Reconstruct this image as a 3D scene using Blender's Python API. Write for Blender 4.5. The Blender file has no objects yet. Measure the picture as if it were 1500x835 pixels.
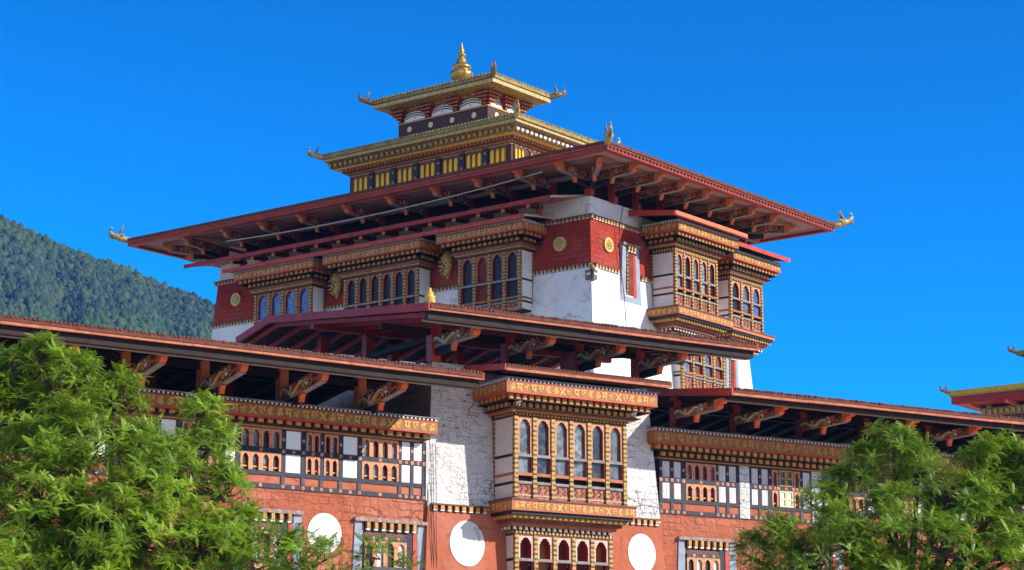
import bpy, math, random
import numpy as np
from mathutils import Vector, Matrix

random.seed(7)
rng = np.random.default_rng(7)
S = bpy.context.scene
COL = S.collection
rad = math.radians

# ------------------------------------------------------------------ camera
cam_d = bpy.data.cameras.new("camera")
cam = bpy.data.objects.new("camera", cam_d)
COL.objects.link(cam)
cam_d.sensor_width = 36.0
cam_d.lens = 36.0 * 3326.0 / 1500.0
cam_d.clip_start = 0.5
cam_d.clip_end = 30000.0
cam.location = (0, 0, 1.7)
PITCH = math.atan((1130.0 - 417.5) / 3326.0)
cam.rotation_euler = (math.pi / 2 + PITCH, 0, 0)
S.camera = cam

# ------------------------------------------------------------------ sky, sun, exposure
SUN_AZ, SUN_EL = 108.0, 27.5
W = bpy.data.worlds.new("World")
S.world = W
W.use_nodes = True
wn = W.node_tree
wn.nodes.clear()
sky = wn.nodes.new("ShaderNodeTexSky")
sky.sky_type = 'NISHITA'
sky.sun_disc = False
sky.sun_elevation = rad(SUN_EL)
sky.sun_rotation = rad(SUN_AZ)
sky.air_density = 1.0
sky.dust_density = 0.0
sky.ozone_density = 6.0
sky.altitude = 1500
hs = wn.nodes.new("ShaderNodeHueSaturation")
hs.inputs["Saturation"].default_value = 2.5
hs.inputs["Hue"].default_value = 0.471
bg = wn.nodes.new("ShaderNodeBackground")
bg.inputs[1].default_value = 0.044
wo = wn.nodes.new("ShaderNodeOutputWorld")
wn.links.new(sky.outputs[0], hs.inputs["Color"])
gm = wn.nodes.new("ShaderNodeGamma")
gm.inputs[1].default_value = 1.85
wn.links.new(hs.outputs[0], gm.inputs[0])
# bright cloud bank added to the unseen sky behind the viewer, lifting the shade
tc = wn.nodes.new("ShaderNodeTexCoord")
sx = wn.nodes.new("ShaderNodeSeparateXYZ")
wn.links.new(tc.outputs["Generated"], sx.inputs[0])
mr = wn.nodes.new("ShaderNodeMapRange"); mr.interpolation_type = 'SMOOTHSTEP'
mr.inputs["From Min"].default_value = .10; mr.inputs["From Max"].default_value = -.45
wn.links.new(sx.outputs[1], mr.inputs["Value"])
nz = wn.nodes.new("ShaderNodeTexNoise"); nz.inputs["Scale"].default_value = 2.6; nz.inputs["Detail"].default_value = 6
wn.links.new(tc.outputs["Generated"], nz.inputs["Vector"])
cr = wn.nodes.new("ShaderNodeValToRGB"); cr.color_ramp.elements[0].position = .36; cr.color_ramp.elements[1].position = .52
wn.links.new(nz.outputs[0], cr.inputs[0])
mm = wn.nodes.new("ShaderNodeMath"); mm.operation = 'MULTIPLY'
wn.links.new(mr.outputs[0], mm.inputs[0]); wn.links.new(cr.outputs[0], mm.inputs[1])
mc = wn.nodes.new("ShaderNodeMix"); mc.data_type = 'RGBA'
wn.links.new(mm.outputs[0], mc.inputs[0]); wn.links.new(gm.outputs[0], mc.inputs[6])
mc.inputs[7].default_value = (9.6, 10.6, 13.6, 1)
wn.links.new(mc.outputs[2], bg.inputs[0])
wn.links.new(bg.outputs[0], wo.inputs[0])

sun_d = bpy.data.lights.new("sun", 'SUN')
sun_d.energy = 4.6
sun_d.angle = rad(0.5)
sun_d.color = (1.0, 0.93, 0.82)
sun = bpy.data.objects.new("sun", sun_d)
COL.objects.link(sun)
sd = Vector((math.sin(rad(SUN_AZ)) * math.cos(rad(SUN_EL)), math.cos(rad(SUN_AZ)) * math.cos(rad(SUN_EL)), math.sin(rad(SUN_EL))))
sun.rotation_euler = sd.to_track_quat('Z', 'Y').to_euler()
sun.location = (60, -20, 60)

S.view_settings.view_transform = 'Standard'
S.view_settings.look = 'None'
S.view_settings.exposure = 0.68
S.view_settings.gamma = 1.0
S.view_settings.use_curve_mapping = False
S.cycles.max_bounces = 6
S.cycles.transparent_max_bounces = 4
S.cycles.volume_bounces = 0

# ------------------------------------------------------------------ materials
MATS = {}

class N:
    """small node-tree writer"""
    def __init__(s, name):
        s.m = bpy.data.materials.new(name)
        s.m.use_nodes = True
        s.t = s.m.node_tree
        s.t.nodes.clear()
        s.out = s.t.nodes.new("ShaderNodeOutputMaterial")
        MATS[name] = s.m
    def n(s, ty, **kw):
        nd = s.t.nodes.new(ty)
        for k, v in kw.items():
            if k.startswith("i_"):
                nd.inputs[k[2:].replace("_", " ")].default_value = v
            else:
                setattr(nd, k, v)
        return nd
    def l(s, a, b):
        s.t.links.new(a, b)
    def coord(s, kind="Object"):
        return s.n("ShaderNodeTexCoord").outputs[kind]
    def noise(s, vec, scale, detail=4.0, rough=.6):
        nd = s.n("ShaderNodeTexNoise")
        nd.inputs["Scale"].default_value = scale
        nd.inputs["Detail"].default_value = detail
        nd.inputs["Roughness"].default_value = rough
        s.l(vec, nd.inputs["Vector"])
        return nd
    def ramp(s, fac, stops):
        nd = s.n("ShaderNodeValToRGB")
        while len(nd.color_ramp.elements) < len(stops):
            nd.color_ramp.elements.new(.5)
        for e, (p, c) in zip(nd.color_ramp.elements, stops):
            e.position = p
            e.color = (c, c, c, 1) if not hasattr(c, "__len__") else (*c[:3], 1)
        s.l(fac, nd.inputs[0])
        return nd.outputs[0]
    def mix(s, fac, a, b, mode='MIX'):
        nd = s.n("ShaderNodeMix", data_type='RGBA', blend_type=mode)
        for sock, v in ((nd.inputs[0], fac), (nd.inputs[6], a), (nd.inputs[7], b)):
            if hasattr(v, "is_linked"):
                s.l(v, sock)
            elif hasattr(v, "__len__"):
                sock.default_value = (*v[:3], 1)
            else:
                sock.default_value = v
        return nd.outputs[2]
    def math(s, op, a, b=0.0):
        nd = s.n("ShaderNodeMath", operation=op)
        for sock, v in ((nd.inputs[0], a), (nd.inputs[1], b)):
            if hasattr(v, "is_linked"):
                s.l(v, sock)
            else:
                sock.default_value = v
        return nd.outputs[0]
    def bump(s, h, strength, dist, prev=None):
        nd = s.n("ShaderNodeBump")
        nd.inputs["Strength"].default_value = strength
        nd.inputs["Distance"].default_value = dist
        s.l(h, nd.inputs["Height"])
        if prev is not None:
            s.l(prev, nd.inputs["Normal"])
        return nd.outputs[0]
    def pbr(s, col, rough=.6, metal=0.0, normal=None, spec=.3):
        nd = s.n("ShaderNodeBsdfPrincipled")
        for key, v in (("Base Color", col), ("Roughness", rough), ("Metallic", metal), ("Specular IOR Level", spec)):
            if hasattr(v, "is_linked"):
                s.l(v, nd.inputs[key])
            else:
                nd.inputs[key].default_value = (*v[:3], 1) if hasattr(v, "__len__") else v
        if normal is not None:
            s.l(normal, nd.inputs["Normal"])
        s.l(nd.outputs[0], s.out.inputs[0])
        return nd

def sc(c, k):
    return tuple(min(1.0, x * k) for x in c)

def paint(name, c, rough=.6, var=.3, scale=3.0, metal=0.0, bump=.15, spec=.3, wear=None):
    m = N(name)
    co = m.coord()
    a = m.noise(co, scale, 6, .65).outputs[0]
    col = m.mix(m.ramp(a, [(.3, 0), (.7, 1)]), sc(c, 1 - var), sc(c, 1 + var * .7))
    if wear:
        b = m.noise(co, scale * 4, 8, .7).outputs[0]
        col = m.mix(m.ramp(b, [(.56, 0), (.66, 1)]), col, wear)
    nr = m.bump(m.noise(co, 14, 5).outputs[0], bump, .03) if bump else None
    m.pbr(col, rough, metal, nr, spec)

def plaster(name, c, crack=.5, cs=2.2, lump=.5, stain=(.45, .42, .40), stain_amt=.5, course=0.0, rough=.5, pit=.655, fade=0.0):
    m = N(name)
    co = m.coord()
    big = m.noise(co, .6, 5, .6).outputs[0]
    fine = m.noise(co, 7, 6, .7).outputs[0]
    warp = m.n("ShaderNodeMix", data_type='VECTOR')
    warp.inputs[0].default_value = .28
    m.l(co, warp.inputs[4]); m.l(m.noise(co, 3.0, 6, .7).outputs["Color"], warp.inputs[5])
    vo = m.n("ShaderNodeTexVoronoi", feature='DISTANCE_TO_EDGE')
    mp = m.n("ShaderNodeMapping"); mp.inputs["Scale"].default_value = (1, 1, 1.5)
    m.l(warp.outputs[1], mp.inputs[0]); m.l(mp.outputs[0], vo.inputs["Vector"])
    vo.inputs["Scale"].default_value = cs
    edge = vo.outputs["Distance"]
    line = m.ramp(edge, [(0.0, 1), (.02, .8), (.05, 0)])
    breakup = m.ramp(m.noise(co, .9, 5, .65).outputs[0], [(.50, 0), (.62, 1)])
    line = m.math('MULTIPLY', line, breakup)
    mp3 = m.n("ShaderNodeMapping"); mp3.inputs["Scale"].default_value = (1, 1, 1.6)
    m.l(co, mp3.inputs[0])
    pits = m.ramp(m.noise(mp3.outputs[0], 8.5, 5, .6).outputs[0], [(pit, 0), (pit + .05, 1)])
    pits = m.math('MULTIPLY', pits, m.ramp(m.noise(co, .75, 4, .6).outputs[0], [(.42, .12), (.60, 1)]))
    dark = m.math('MAXIMUM', m.math('MULTIPLY', line, crack), m.math('MULTIPLY', pits, crack))
    col = m.mix(m.ramp(big, [(.35, 0), (.7, 1)]), sc(c, .88), sc(c, 1.06))
    col = m.mix(m.math('MULTIPLY', m.ramp(fine, [(.5, 0), (.75, 1)]), stain_amt * .5), col, sc(c, .7))
    # rain streaks running down the wall
    mp2 = m.n("ShaderNodeMapping"); mp2.inputs["Scale"].default_value = (5.0, 5.0, .35)
    m.l(co, mp2.inputs[0])
    st = m.noise(mp2.outputs[0], 1.0, 5, .6).outputs[0]
    col = m.mix(m.math('MULTIPLY', m.ramp(st, [(.55, 0), (.75, 1)]), stain_amt * .6), col, tuple(c[i] * stain[i] for i in range(3)))
    if fade:
        fd = m.noise(co, .42, 6, .62).outputs[0]
        col = m.mix(m.ramp(fd, [(.48, 0), (.66, fade)]), col, tuple(min(.8, c[i] * 1.05 + .10) for i in range(3)))
        col = m.mix(m.ramp(m.noise(co, 1.1, 7, .7).outputs[0], [(.55, 0), (.7, fade)]), col, sc(c, .62))
    col = m.mix(dark, col, tuple(c[i] * .14 for i in range(3)))
    med = m.noise(mp3.outputs[0], 5.0, 7, .68).outputs[0]
    h = m.math('ADD', m.math('MULTIPLY', m.ramp(edge, [(0, 0), (.12, 1)]), lump * .35), m.math('MULTIPLY', med, rough * 2.0))
    h = m.math('SUBTRACT', h, m.math('MULTIPLY', pits, rough))
    if course:
        br = m.n("ShaderNodeTexBrick")
        uvw = m.n("ShaderNodeMix", data_type='VECTOR'); uvw.inputs[0].default_value = .17
        m.l(m.coord("UV"), uvw.inputs[4]); m.l(m.noise(m.coord("UV"), 3.0, 4).outputs["Color"], uvw.inputs[5])
        m.l(uvw.outputs[1], br.inputs["Vector"])
        br.inputs["Scale"].default_value = 1.0
        br.inputs["Brick Width"].default_value = .46
        br.inputs["Row Height"].default_value = .21
        br.inputs["Mortar Size"].default_value = .014
        br.inputs["Mortar Smooth"].default_value = .8
        inv = m.math('SUBTRACT', 1.0, br.outputs["Fac"])
        patch = m.ramp(m.noise(co, .8, 4, .6).outputs[0], [(.44, .03), (.58, 1)])
        h = m.math('ADD', h, m.math('MULTIPLY', m.math('MULTIPLY', inv, patch), course))
        col = m.mix(m.math('MULTIPLY', m.math('MULTIPLY', br.outputs["Fac"], patch), .5), col, sc(c, .4))
    nr = m.bump(h, .9, .05)
    m.pbr(col, .9, 0, nr, .15)

def pillar_mat(name, c1, c2, per=.21, duty=.42):
    m = N(name)
    uv = m.n("ShaderNodeSeparateXYZ")
    m.l(m.coord("UV"), uv.inputs[0])
    v = m.math('FRACT', m.math('DIVIDE', uv.outputs[1], per))
    k = m.math('LESS_THAN', v, duty)
    nz = m.noise(m.coord(), 9, 3).outputs[0]
    k = m.math('MULTIPLY', k, m.ramp(nz, [(.38, .25), (.5, 1)]))
    spot = m.ramp(m.noise(m.coord(), 22, 2).outputs[0], [(.55, 0), (.62, .6)])
    col = m.mix(k, m.mix(spot, c1, sc(c1, .35)), c2)
    m.pbr(col, .5, 0, None, .3)

def relief_mat(name, c1, c2, c3, scale=9.0):
    """carved, painted scrollwork"""
    m = N(name)
    co = m.coord()
    w = m.n("ShaderNodeMix", data_type='VECTOR'); w.inputs[0].default_value = .18
    m.l(co, w.inputs[4]); m.l(m.noise(co, 4.5, 2).outputs["Color"], w.inputs[5])
    vo = m.n("ShaderNodeTexVoronoi", feature='F1'); vo.inputs["Scale"].default_value = scale
    m.l(w.outputs[1], vo.inputs["Vector"])
    rings = m.math('SINE', m.math('MULTIPLY', vo.outputs["Distance"], 13.0))
    k = m.ramp(rings, [(.35, 0), (.65, 1)])
    col = m.mix(k, c1, c2)
    col = m.mix(m.ramp(m.noise(co, 13, 2).outputs[0], [(.6, 0), (.66, .8)]), col, c3)
    m.pbr(col, .5, 0, m.bump(k, .6, .03), .3)

def plank_mat(name, c, w=.28, dirv=1, var=.35, rough=.8):
    m = N(name)
    uv = m.n("ShaderNodeSeparateXYZ")
    m.l(m.coord("UV"), uv.inputs[0])
    x = m.math('DIVIDE', uv.outputs[dirv], w)
    fr = m.math('FRACT', x)
    gap = m.math('LESS_THAN', fr, .08)
    idn = m.n("ShaderNodeTexWhiteNoise", noise_dimensions='1D')
    m.l(m.math('FLOOR', x), idn.inputs["W"])
    mp = m.n("ShaderNodeMapping"); mp.inputs["Scale"].default_value = (1.2, 9, 1) if dirv else (9, 1.2, 1)
    m.l(m.coord("UV"), mp.inputs[0])
    gr = m.noise(mp.outputs[0], 2.0, 6, .7).outputs[0]
    col = m.mix(idn.outputs[0], sc(c, 1 - var), sc(c, 1 + var))
    col = m.mix(m.ramp(gr, [(.4, 0), (.75, .6)]), col, sc(c, .4))
    col = m.mix(gap, col, sc(c, .12))
    m.pbr(col, rough, 0, m.bump(gr, .3, .02), .2)

plaster("white_plaster", (.80, .79, .77), .5, 1.2, .35, stain_amt=.45, rough=.4)
plaster("rough_white_plaster", (.76, .75, .74), .95, 2.2, 1.2, stain_amt=.22, rough=1.3, pit=.60, course=.9)
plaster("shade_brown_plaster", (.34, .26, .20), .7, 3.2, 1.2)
plaster("red_plaster", (.42, .125, .068), .8, 2.6, .8, stain=(.6, .5, .5), course=1.2, rough=.6, fade=.55)
plaster("smooth_red_plaster", (.42, .122, .066), .45, 1.0, .25, stain=(.6, .5, .5), rough=.4, fade=.5)
plaster("maroon_plaster", (.33, .042, .026), .5, 1.6, .5, stain=(.6, .5, .5), course=.9, rough=.45, fade=.3)
paint("white_paint", (.80, .79, .78), .7, .06, 2, bump=.1)
plaster("disc_white", (.72, .71, .69), .5, 1.0, .2, stain_amt=.9, rough=.35)
paint("white_board", (.76, .74, .72), .7, .14, 5, bump=.25, wear=(.5, .45, .4))
paint("pinkish_board", (.66, .58, .56), .7, .12, 4, bump=.2)
paint("red_wood", (.30, .032, .018), .55, .35, 2.0)
paint("bright_red_wood", (.46, .055, .025), .5, .3, 2.0)
paint("crimson_wood", (.30, .024, .018), .6, .3, 1.5)
paint("orange_wood", (.62, .17, .06), .55, .25, 3.0, wear=(.35, .09, .04))
paint("orange_fascia", (.44, .14, .068), .7, .45, 3.0, wear=(.16, .05, .03))
paint("vermilion_tip", (.70, .13, .035), .5, .15, 4)
paint("rust_tile_edge", (.13, .035, .02), .75, .5, 5, wear=(.05, .02, .015))
paint("dark_wood", (.022, .012, .009), .75, .5, 3, wear=(.05, .03, .022))
paint("grey_wood", (.25, .23, .22), .8, .35, 4, wear=(.1, .09, .08))
paint("pale_strip", (.50, .45, .42), .7, .2, 4)
paint("black_paint", (.012, .011, .012), .5, .3, 4)
paint("navy_paint", (.018, .021, .036), .55, .4, 4, wear=(.07, .07, .08))
paint("worn_navy_paint", (.06, .06, .075), .6, .5, 5, wear=(.16, .14, .13))
paint("brown_wood", (.14, .055, .03), .6, .4, 4)
paint("ochre_board", (.33, .125, .035), .6, .35, 3, wear=(.22, .075, .025))
paint("orange_board", (.40, .13, .05), .6, .32, 3, wear=(.28, .085, .035))
paint("gold_paint", (.52, .29, .06), .5, .4, 6, wear=(.26, .13, .04))
paint("bright_gold_paint", (.66, .40, .08), .5, .35, 7, wear=(.40, .15, .04))
paint("amber_block", (.52, .245, .06), .6, .45, 4)
paint("yellow_paint", (.95, .50, .012), .5, .15, 4)
paint("flower_orange", (.62, .22, .10), .5, .3, 8)
paint("flower_pink", (.60, .33, .24), .5, .3, 8)
paint("blue_grey_stone", (.27, .32, .39), .8, .25, 3, wear=(.18, .22, .27))
paint("plum_paint", (.075, .027, .024), .6, .3, 3)
paint("gilded_disc", (.62, .44, .13), .45, .4, 9, metal=.15)
paint("pale_disc", (.66, .60, .34), .6, .1, 5)
paint("gilded_metal", (.50, .33, .10), .36, .45, 4, metal=.8, bump=.35, wear=(.20, .13, .05))
paint("aged_gilding", (.27, .20, .065), .55, .6, 5, metal=.2, bump=.6, wear=(.12, .10, .045))
paint("pale_gilding", (.46, .35, .14), .5, .45, 7, metal=.15, bump=.6, wear=(.20, .16, .07))
paint("dark_bronze", (.22, .15, .08), .45, .4, 8, metal=.5)
paint("yellow_roof", (.48, .34, .03), .5, .3, 3)
paint("cable_grey", (.45, .43, .44), .6, .1, 3, bump=0)
paint("cable_dark", (.05, .045, .045), .6, .1, 3, bump=0)
paint("bark", (.10, .075, .055), .9, .4, 6, bump=.8)
paint("ornament_white", (.70, .66, .62), .5, .2, 8)
pillar_mat("gold_check", (.47, .27, .06), (.05, .03, .015), .17, .45)
pillar_mat("dark_check", (.40, .24, .06), (.02, .012, .012), .19, .55)
pillar_mat("tooth_band", (.60, .36, .09), (.05, .02, .012), .12, .4)
relief_mat("carved_red", (.10, .025, .012), (.40, .13, .035), (.50, .40, .30), 9)
relief_mat("carved_orange", (.045, .015, .01), (.58, .19, .05), (.68, .60, .50), 6)
relief_mat("carved_gold", (.20, .095, .025), (.46, .29, .08), (.07, .03, .012), 7)
relief_mat("carved_balustrade", (.20, .05, .03), (.55, .22, .13), (.62, .40, .28), 10)
relief_mat("painted_arch", (.55, .22, .10), (.62, .36, .18), (.25, .05, .03), 14)
relief_mat("arch_dark", (.32, .10, .05), (.48, .24, .11), (.12, .03, .02), 14)
relief_mat("pink_arch", (.62, .40, .33), (.70, .55, .46), (.40, .12, .06), 14)
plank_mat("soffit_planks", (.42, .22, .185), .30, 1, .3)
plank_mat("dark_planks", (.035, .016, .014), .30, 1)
plank_mat("shutter_planks", (.66, .66, .68), .13, 0, .12)
plank_mat("roof_sheet", (.62, .50, .37), .25, 0, .15)  # tone made pale so the unseen roof tops bounce light into the shade
plank_mat("gold_sheet", (.55, .42, .14), .35, 0, .25, .5)

def glass(name, c, rough, nz=.0):
    m = N(name)
    co = m.coord()
    col = m.mix(m.ramp(m.noise(co, 4.5, 5).outputs[0], [(.4, 0), (.62, 1)]), sc(c, .45), sc(c, 1.6))
    oi = m.n("ShaderNodeObjectInfo")
    col = m.mix(m.math('MULTIPLY', oi.outputs["Random"], .65), col, sc(c, .35))
    nr = m.bump(m.noise(co, 2.0, 1).outputs[0], .12, .05)
    m.pbr(col, rough, 0, nr, .8 if rough < .2 else .3)
glass("window_glass", (.055, .07, .085), .06)
glass("dim_glass", (.018, .014, .014), .35)
glass("sky_glass", (.10, .16, .34), .05)  # blue of the reflected sky is put into the base colour
glass("curtained_glass", (.17, .20, .225), .18)
paint("interior_red", (.16, .03, .012), .7, .5, 2)
paint("interior_ochre", (.30, .13, .03), .7, .4, 2)

# leaves
def leaf_mat(name, c_dark, c_light):
    m = N(name)
    geo = m.n("ShaderNodeNewGeometry")
    isl = geo.outputs["Random Per Island"]
    cl = m.noise(m.coord(), 1.25, 4, .7).outputs[0]
    col = m.mix(m.ramp(cl, [(.38, 0), (.62, 1)]), c_dark, c_light)
    col = m.mix(m.math('MULTIPLY', isl, .4), col, sc(c_light, 1.2))
    col = m.mix(m.math('GREATER_THAN', isl, .985), col, (.30, .24, .05))
    d = m.n("ShaderNodeBsdfPrincipled")
    m.l(col, d.inputs["Base Color"])
    d.inputs["Roughness"].default_value = .38
    d.inputs["Specular IOR Level"].default_value = .3
    tr = m.n("ShaderNodeBsdfTranslucent")
    m.l(m.mix(1.0, col, (1.6, 1.35, .4), 'MULTIPLY'), tr.inputs["Color"])
    mx = m.n("ShaderNodeMixShader"); mx.inputs[0].default_value = .22
    m.l(d.outputs[0], mx.inputs[1]); m.l(tr.outputs[0], mx.inputs[2])
    m.l(mx.outputs[0], m.out.inputs[0])
leaf_mat("leaf", (.075, .155, .012), (.29, .45, .034))
leaf_mat("darker_leaf", (.055, .125, .011), (.25, .40, .032))

m = N("forest_leaf")
geo = m.n("ShaderNodeNewGeometry")
col = m.mix(geo.outputs["Random Per Island"], (.018, .034, .020), (.065, .092, .040))
col = m.mix(m.ramp(m.noise(m.coord(), .006, 4).outputs[0], [(.48, 0), (.62, .7)]), col, (.06, .115, .022))
sz = m.n("ShaderNodeSeparateXYZ"); m.l(m.coord(), sz.inputs[0])
mr_ = m.n("ShaderNodeMapRange"); mr_.inputs["From Min"].default_value = 300; mr_.inputs["From Max"].default_value = 190
m.l(m.math('ADD', sz.outputs[2], m.math('MULTIPLY', m.noise(m.coord(), .012, 4).outputs[0], 90.0)), mr_.inputs["Value"])
col = m.mix(m.math('MULTIPLY', mr_.outputs[0], .65), col, m.mix(geo.outputs["Random Per Island"], (.04, .09, .02), (.11, .17, .035)))
m.pbr(col, .9, 0, None, .05)
m = N("hill_grass")
co = m.coord()
col = m.mix(m.ramp(m.noise(co, .012, 5).outputs[0], [(.45, 0), (.6, 1)]), (.045, .065, .022), (.17, .15, .06))
m.pbr(col, 1, 0, None, .05)
m = N("bounce_gravel")  # pale gravel put on the unseen ground to bounce light into shaded walls
co = m.coord()
col = m.mix(m.ramp(m.noise(co, .2, 6).outputs[0], [(.4, 0), (.6, 1)]), (.50, .41, .31), (.64, .54, .42))
m.pbr(col, 1, 0, m.bump(m.noise(co, 6, 4).outputs[0], .5, .1), .05)

# ------------------------------------------------------------------ mesh builder
class MB:
    def __init__(s):
        s.v = []; s.f = []; s.m = []; s.uv = []; s.sm = []; s.names = []
    def mi(s, mat):
        if mat not in s.names:
            s.names.append(mat)
        return s.names.index(mat)
    def poly(s, pts, mat, uv=None, smooth=False):
        b = len(s.v)
        s.v.extend([tuple(p) for p in pts])
        s.f.append(tuple(range(b, b + len(pts))))
        s.m.append(s.mi(mat)); s.sm.append(smooth)
        if uv is None:
            p0, p1, p2 = (Vector(pts[0]), Vector(pts[1]), Vector(pts[-1]))
            n = (p1 - p0).cross(p2 - p0)
            ax = max(range(3), key=lambda i: abs(n[i]))
            if ax == 0: uv = [(p[1], p[2]) for p in pts]
            elif ax == 1: uv = [(p[0], p[2]) for p in pts]
            else: uv = [(p[0], p[1]) for p in pts]
        s.uv.append(uv)
    def box(s, x0, x1, y0, y1, z0, z1, mat, skip=""):
        if x0 > x1: x0, x1 = x1, x0
        if y0 > y1: y0, y1 = y1, y0
        if z0 > z1: z0, z1 = z1, z0
        a = [(x0, y0, z0), (x1, y0, z0), (x1, y1, z0), (x0, y1, z0), (x0, y0, z1), (x1, y0, z1), (x1, y1, z1), (x0, y1, z1)]
        for k, q in (("b", (3, 2, 1, 0)), ("t", (4, 5, 6, 7)), ("f", (0, 1, 5, 4)), ("r", (1, 2, 6, 5)), ("k", (2, 3, 7, 6)), ("l", (3, 0, 4, 7))):
            if k not in skip:
                s.poly([a[i] for i in q], mat)
    def fb(s, u0, u1, v0, v1, n0, n1, mat, skip=""):
        """box on a wall: u along, v up, n outwards (outwards is local -y)"""
        s.box(u0, u1, -n1, -n0, v0, v1, mat, skip)
    def prism_x(s, prof, x0, x1, mat, cap=None):
        """profile of (n, z) extruded along x"""
        k = len(prof)
        for i in range(k):
            (n0, z0), (n1, z1) = prof[i], prof[(i + 1) % k]
            L = math.hypot(n1 - n0, z1 - z0)
            s.poly([(x0, -n0, z0), (x1, -n0, z0), (x1, -n1, z1), (x0, -n1, z1)], mat, [(x0, 0), (x1, 0), (x1, L), (x0, L)])
        s.poly([(x0, -n, z) for n, z in prof][::-1], cap or mat)
        s.poly([(x1, -n, z) for n, z in prof], cap or mat)
    def ring(s, x0, x1, y0, y1, z0, z1, th, mat, flare=0.0):
        """mitred rectangular ring; flare moves the lower edge inwards"""
        o1 = [(x0, y0), (x1, y0), (x1, y1), (x0, y1)]
        o0 = [(x0 + flare, y0 + flare), (x1 - flare, y0 + flare), (x1 - flare, y1 - flare), (x0 + flare, y1 - flare)]
        t = th
        i1 = [(x0 + t, y0 + t), (x1 - t, y0 + t), (x1 - t, y1 - t), (x0 + t, y1 - t)]
        for k in range(4):
            j = (k + 1) % 4
            L = math.hypot(o1[j][0] - o1[k][0], o1[j][1] - o1[k][1])
            uv = [(0, z0), (L, z0), (L, z1), (0, z1)]
            s.poly([(*o0[k], z0), (*o0[j], z0), (*o1[j], z1), (*o1[k], z1)], mat, uv)
            s.poly([(*i1[j], z0), (*i1[k], z0), (*i1[k], z1), (*i1[j], z1)], mat, uv)
            s.poly([(*o1[k], z1), (*o1[j], z1), (*i1[j], z1), (*i1[k], z1)], mat)
            s.poly([(*o0[j], z0), (*o0[k], z0), (*i1[k], z0), (*i1[j], z0)], mat)
    def tube(s, pts, rs, mat, seg=6, cap=True):
        pts = [Vector(p) for p in pts]
        if not hasattr(rs, "__len__"):
            rs = [rs] * len(pts)
        rings = []
        up = Vector((0, 0, 1))
        for i, p in enumerate(pts):
            d = (pts[min(i + 1, len(pts) - 1)] - pts[max(i - 1, 0)])
            if d.length < 1e-9: d = Vector((0, 0, 1))
            d.normalize()
            a = d.cross(up)
            if a.length < .05: a = d.cross(Vector((1, 0, 0)))
            a.normalize(); b = d.cross(a)
            rings.append([p + (a * math.cos(2 * math.pi * k / seg) + b * math.sin(2 * math.pi * k / seg)) * rs[i] for k in range(seg)])
        base = len(s.v)
        for r in rings: s.v.extend([tuple(q) for q in r])
        mi = s.mi(mat)
        for i in range(len(rings) - 1):
            for k in range(seg):
                kk = (k + 1) % seg
                s.f.append((base + i * seg + k, base + i * seg + kk, base + (i + 1) * seg + kk, base + (i + 1) * seg + k))
                s.m.append(mi); s.sm.append(True); s.uv.append([(k / seg, i), ((k + 1) / seg, i), ((k + 1) / seg, i + 1), (k / seg, i + 1)])
        if cap:
            s.poly(rings[0], mat); s.poly(rings[-1][::-1], mat)
    def lathe(s, prof, c, mat, seg=20, lobes=0, lobe_amp=0.0, lobe_rng=None):
        """profile of (r, z) turned about the vertical through c"""
        base = len(s.v); mi = s.mi(mat)
        for r, z in prof:
            for k in range(seg):
                a = 2 * math.pi * k / seg
                rr = r
                if lobes and lobe_rng[0] <= z <= lobe_rng[1]:
                    rr = r * (1 - lobe_amp + lobe_amp * abs(math.cos(lobes * a / 2)) * 1.3)
                s.v.append((c[0] + rr * math.cos(a), c[1] + rr * math.sin(a), c[2] + z))
        for i in range(len(prof) - 1):
            for k in range(seg):
                kk = (k + 1) % seg
                s.f.append((base + i * seg + k, base + i * seg + kk, base + (i + 1) * seg + kk, base + (i + 1) * seg + k))
                s.m.append(mi); s.sm.append(True); s.uv.append([(0, 0)] * 4)
    def disc(s, u, v, r, n0, n1, mat, seg=28, rv=None, rim=None, lean=0.0):
        rv = rv or r
        p = [(u + r * math.cos(2 * math.pi * k / seg), v + rv * math.sin(2 * math.pi * k / seg)) for k in range(seg)]
        s.poly([(a, -n1 + lean * (b - v), b) for a, b in p], mat)
        for k in range(seg):
            (a, b), (c, d) = p[k], p[(k + 1) % seg]
            s.poly([(a, -n0, b), (c, -n0, d), (c, -n1 + lean * (d - v), d), (a, -n1 + lean * (b - v), b)], rim or mat)
    def build(s, name, parent=None, loc=(0, 0, 0), rz=0.0, mesh=None):
        if mesh is None:
            mesh = s.mesh(name)
        o = bpy.data.objects.new(name, mesh)
        COL.objects.link(o)
        o.parent = parent
        o.location = loc
        o.rotation_euler = (0, 0, rz)
        return o
    def mesh(s, name):
        me = bpy.data.meshes.new(name)
        me.from_pydata(s.v, [], s.f)
        for n in s.names:
            me.materials.append(MATS[n])
        me.polygons.foreach_set("material_index", s.m)
        me.polygons.foreach_set("use_smooth", s.sm)
        ul = me.uv_layers.new(name="UVMap")
        ul.data.foreach_set("uv", [c for face in s.uv for p in face for c in p])
        me.update()
        return me

def place(mesh, name, parent, loc=(0, 0, 0), rz=0.0):
    o = bpy.data.objects.new(name, mesh)
    COL.objects.link(o)
    o.parent = parent; o.location = loc; o.rotation_euler = (0, 0, rz)
    return o

def thing(name, label, cat, loc=(0, 0, 0), az=None, group=None):
    """Empty at the base of a thing; az = compass direction (from +Y, clockwise) of its local x axis"""
    o = bpy.data.objects.new(name, None)
    COL.objects.link(o)
    o.empty_display_size = .5
    o.location = loc
    if az is not None:
        o.rotation_euler = (0, 0, rad(90 - az))
    tag(o, label, cat, group)
    return o

def tag(o, label=None, cat=None, group=None, kind=None):
    if label: o["label"] = label
    if cat: o["category"] = cat
    if group: o["group"] = group
    if kind: o["kind"] = kind
    return o

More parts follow.
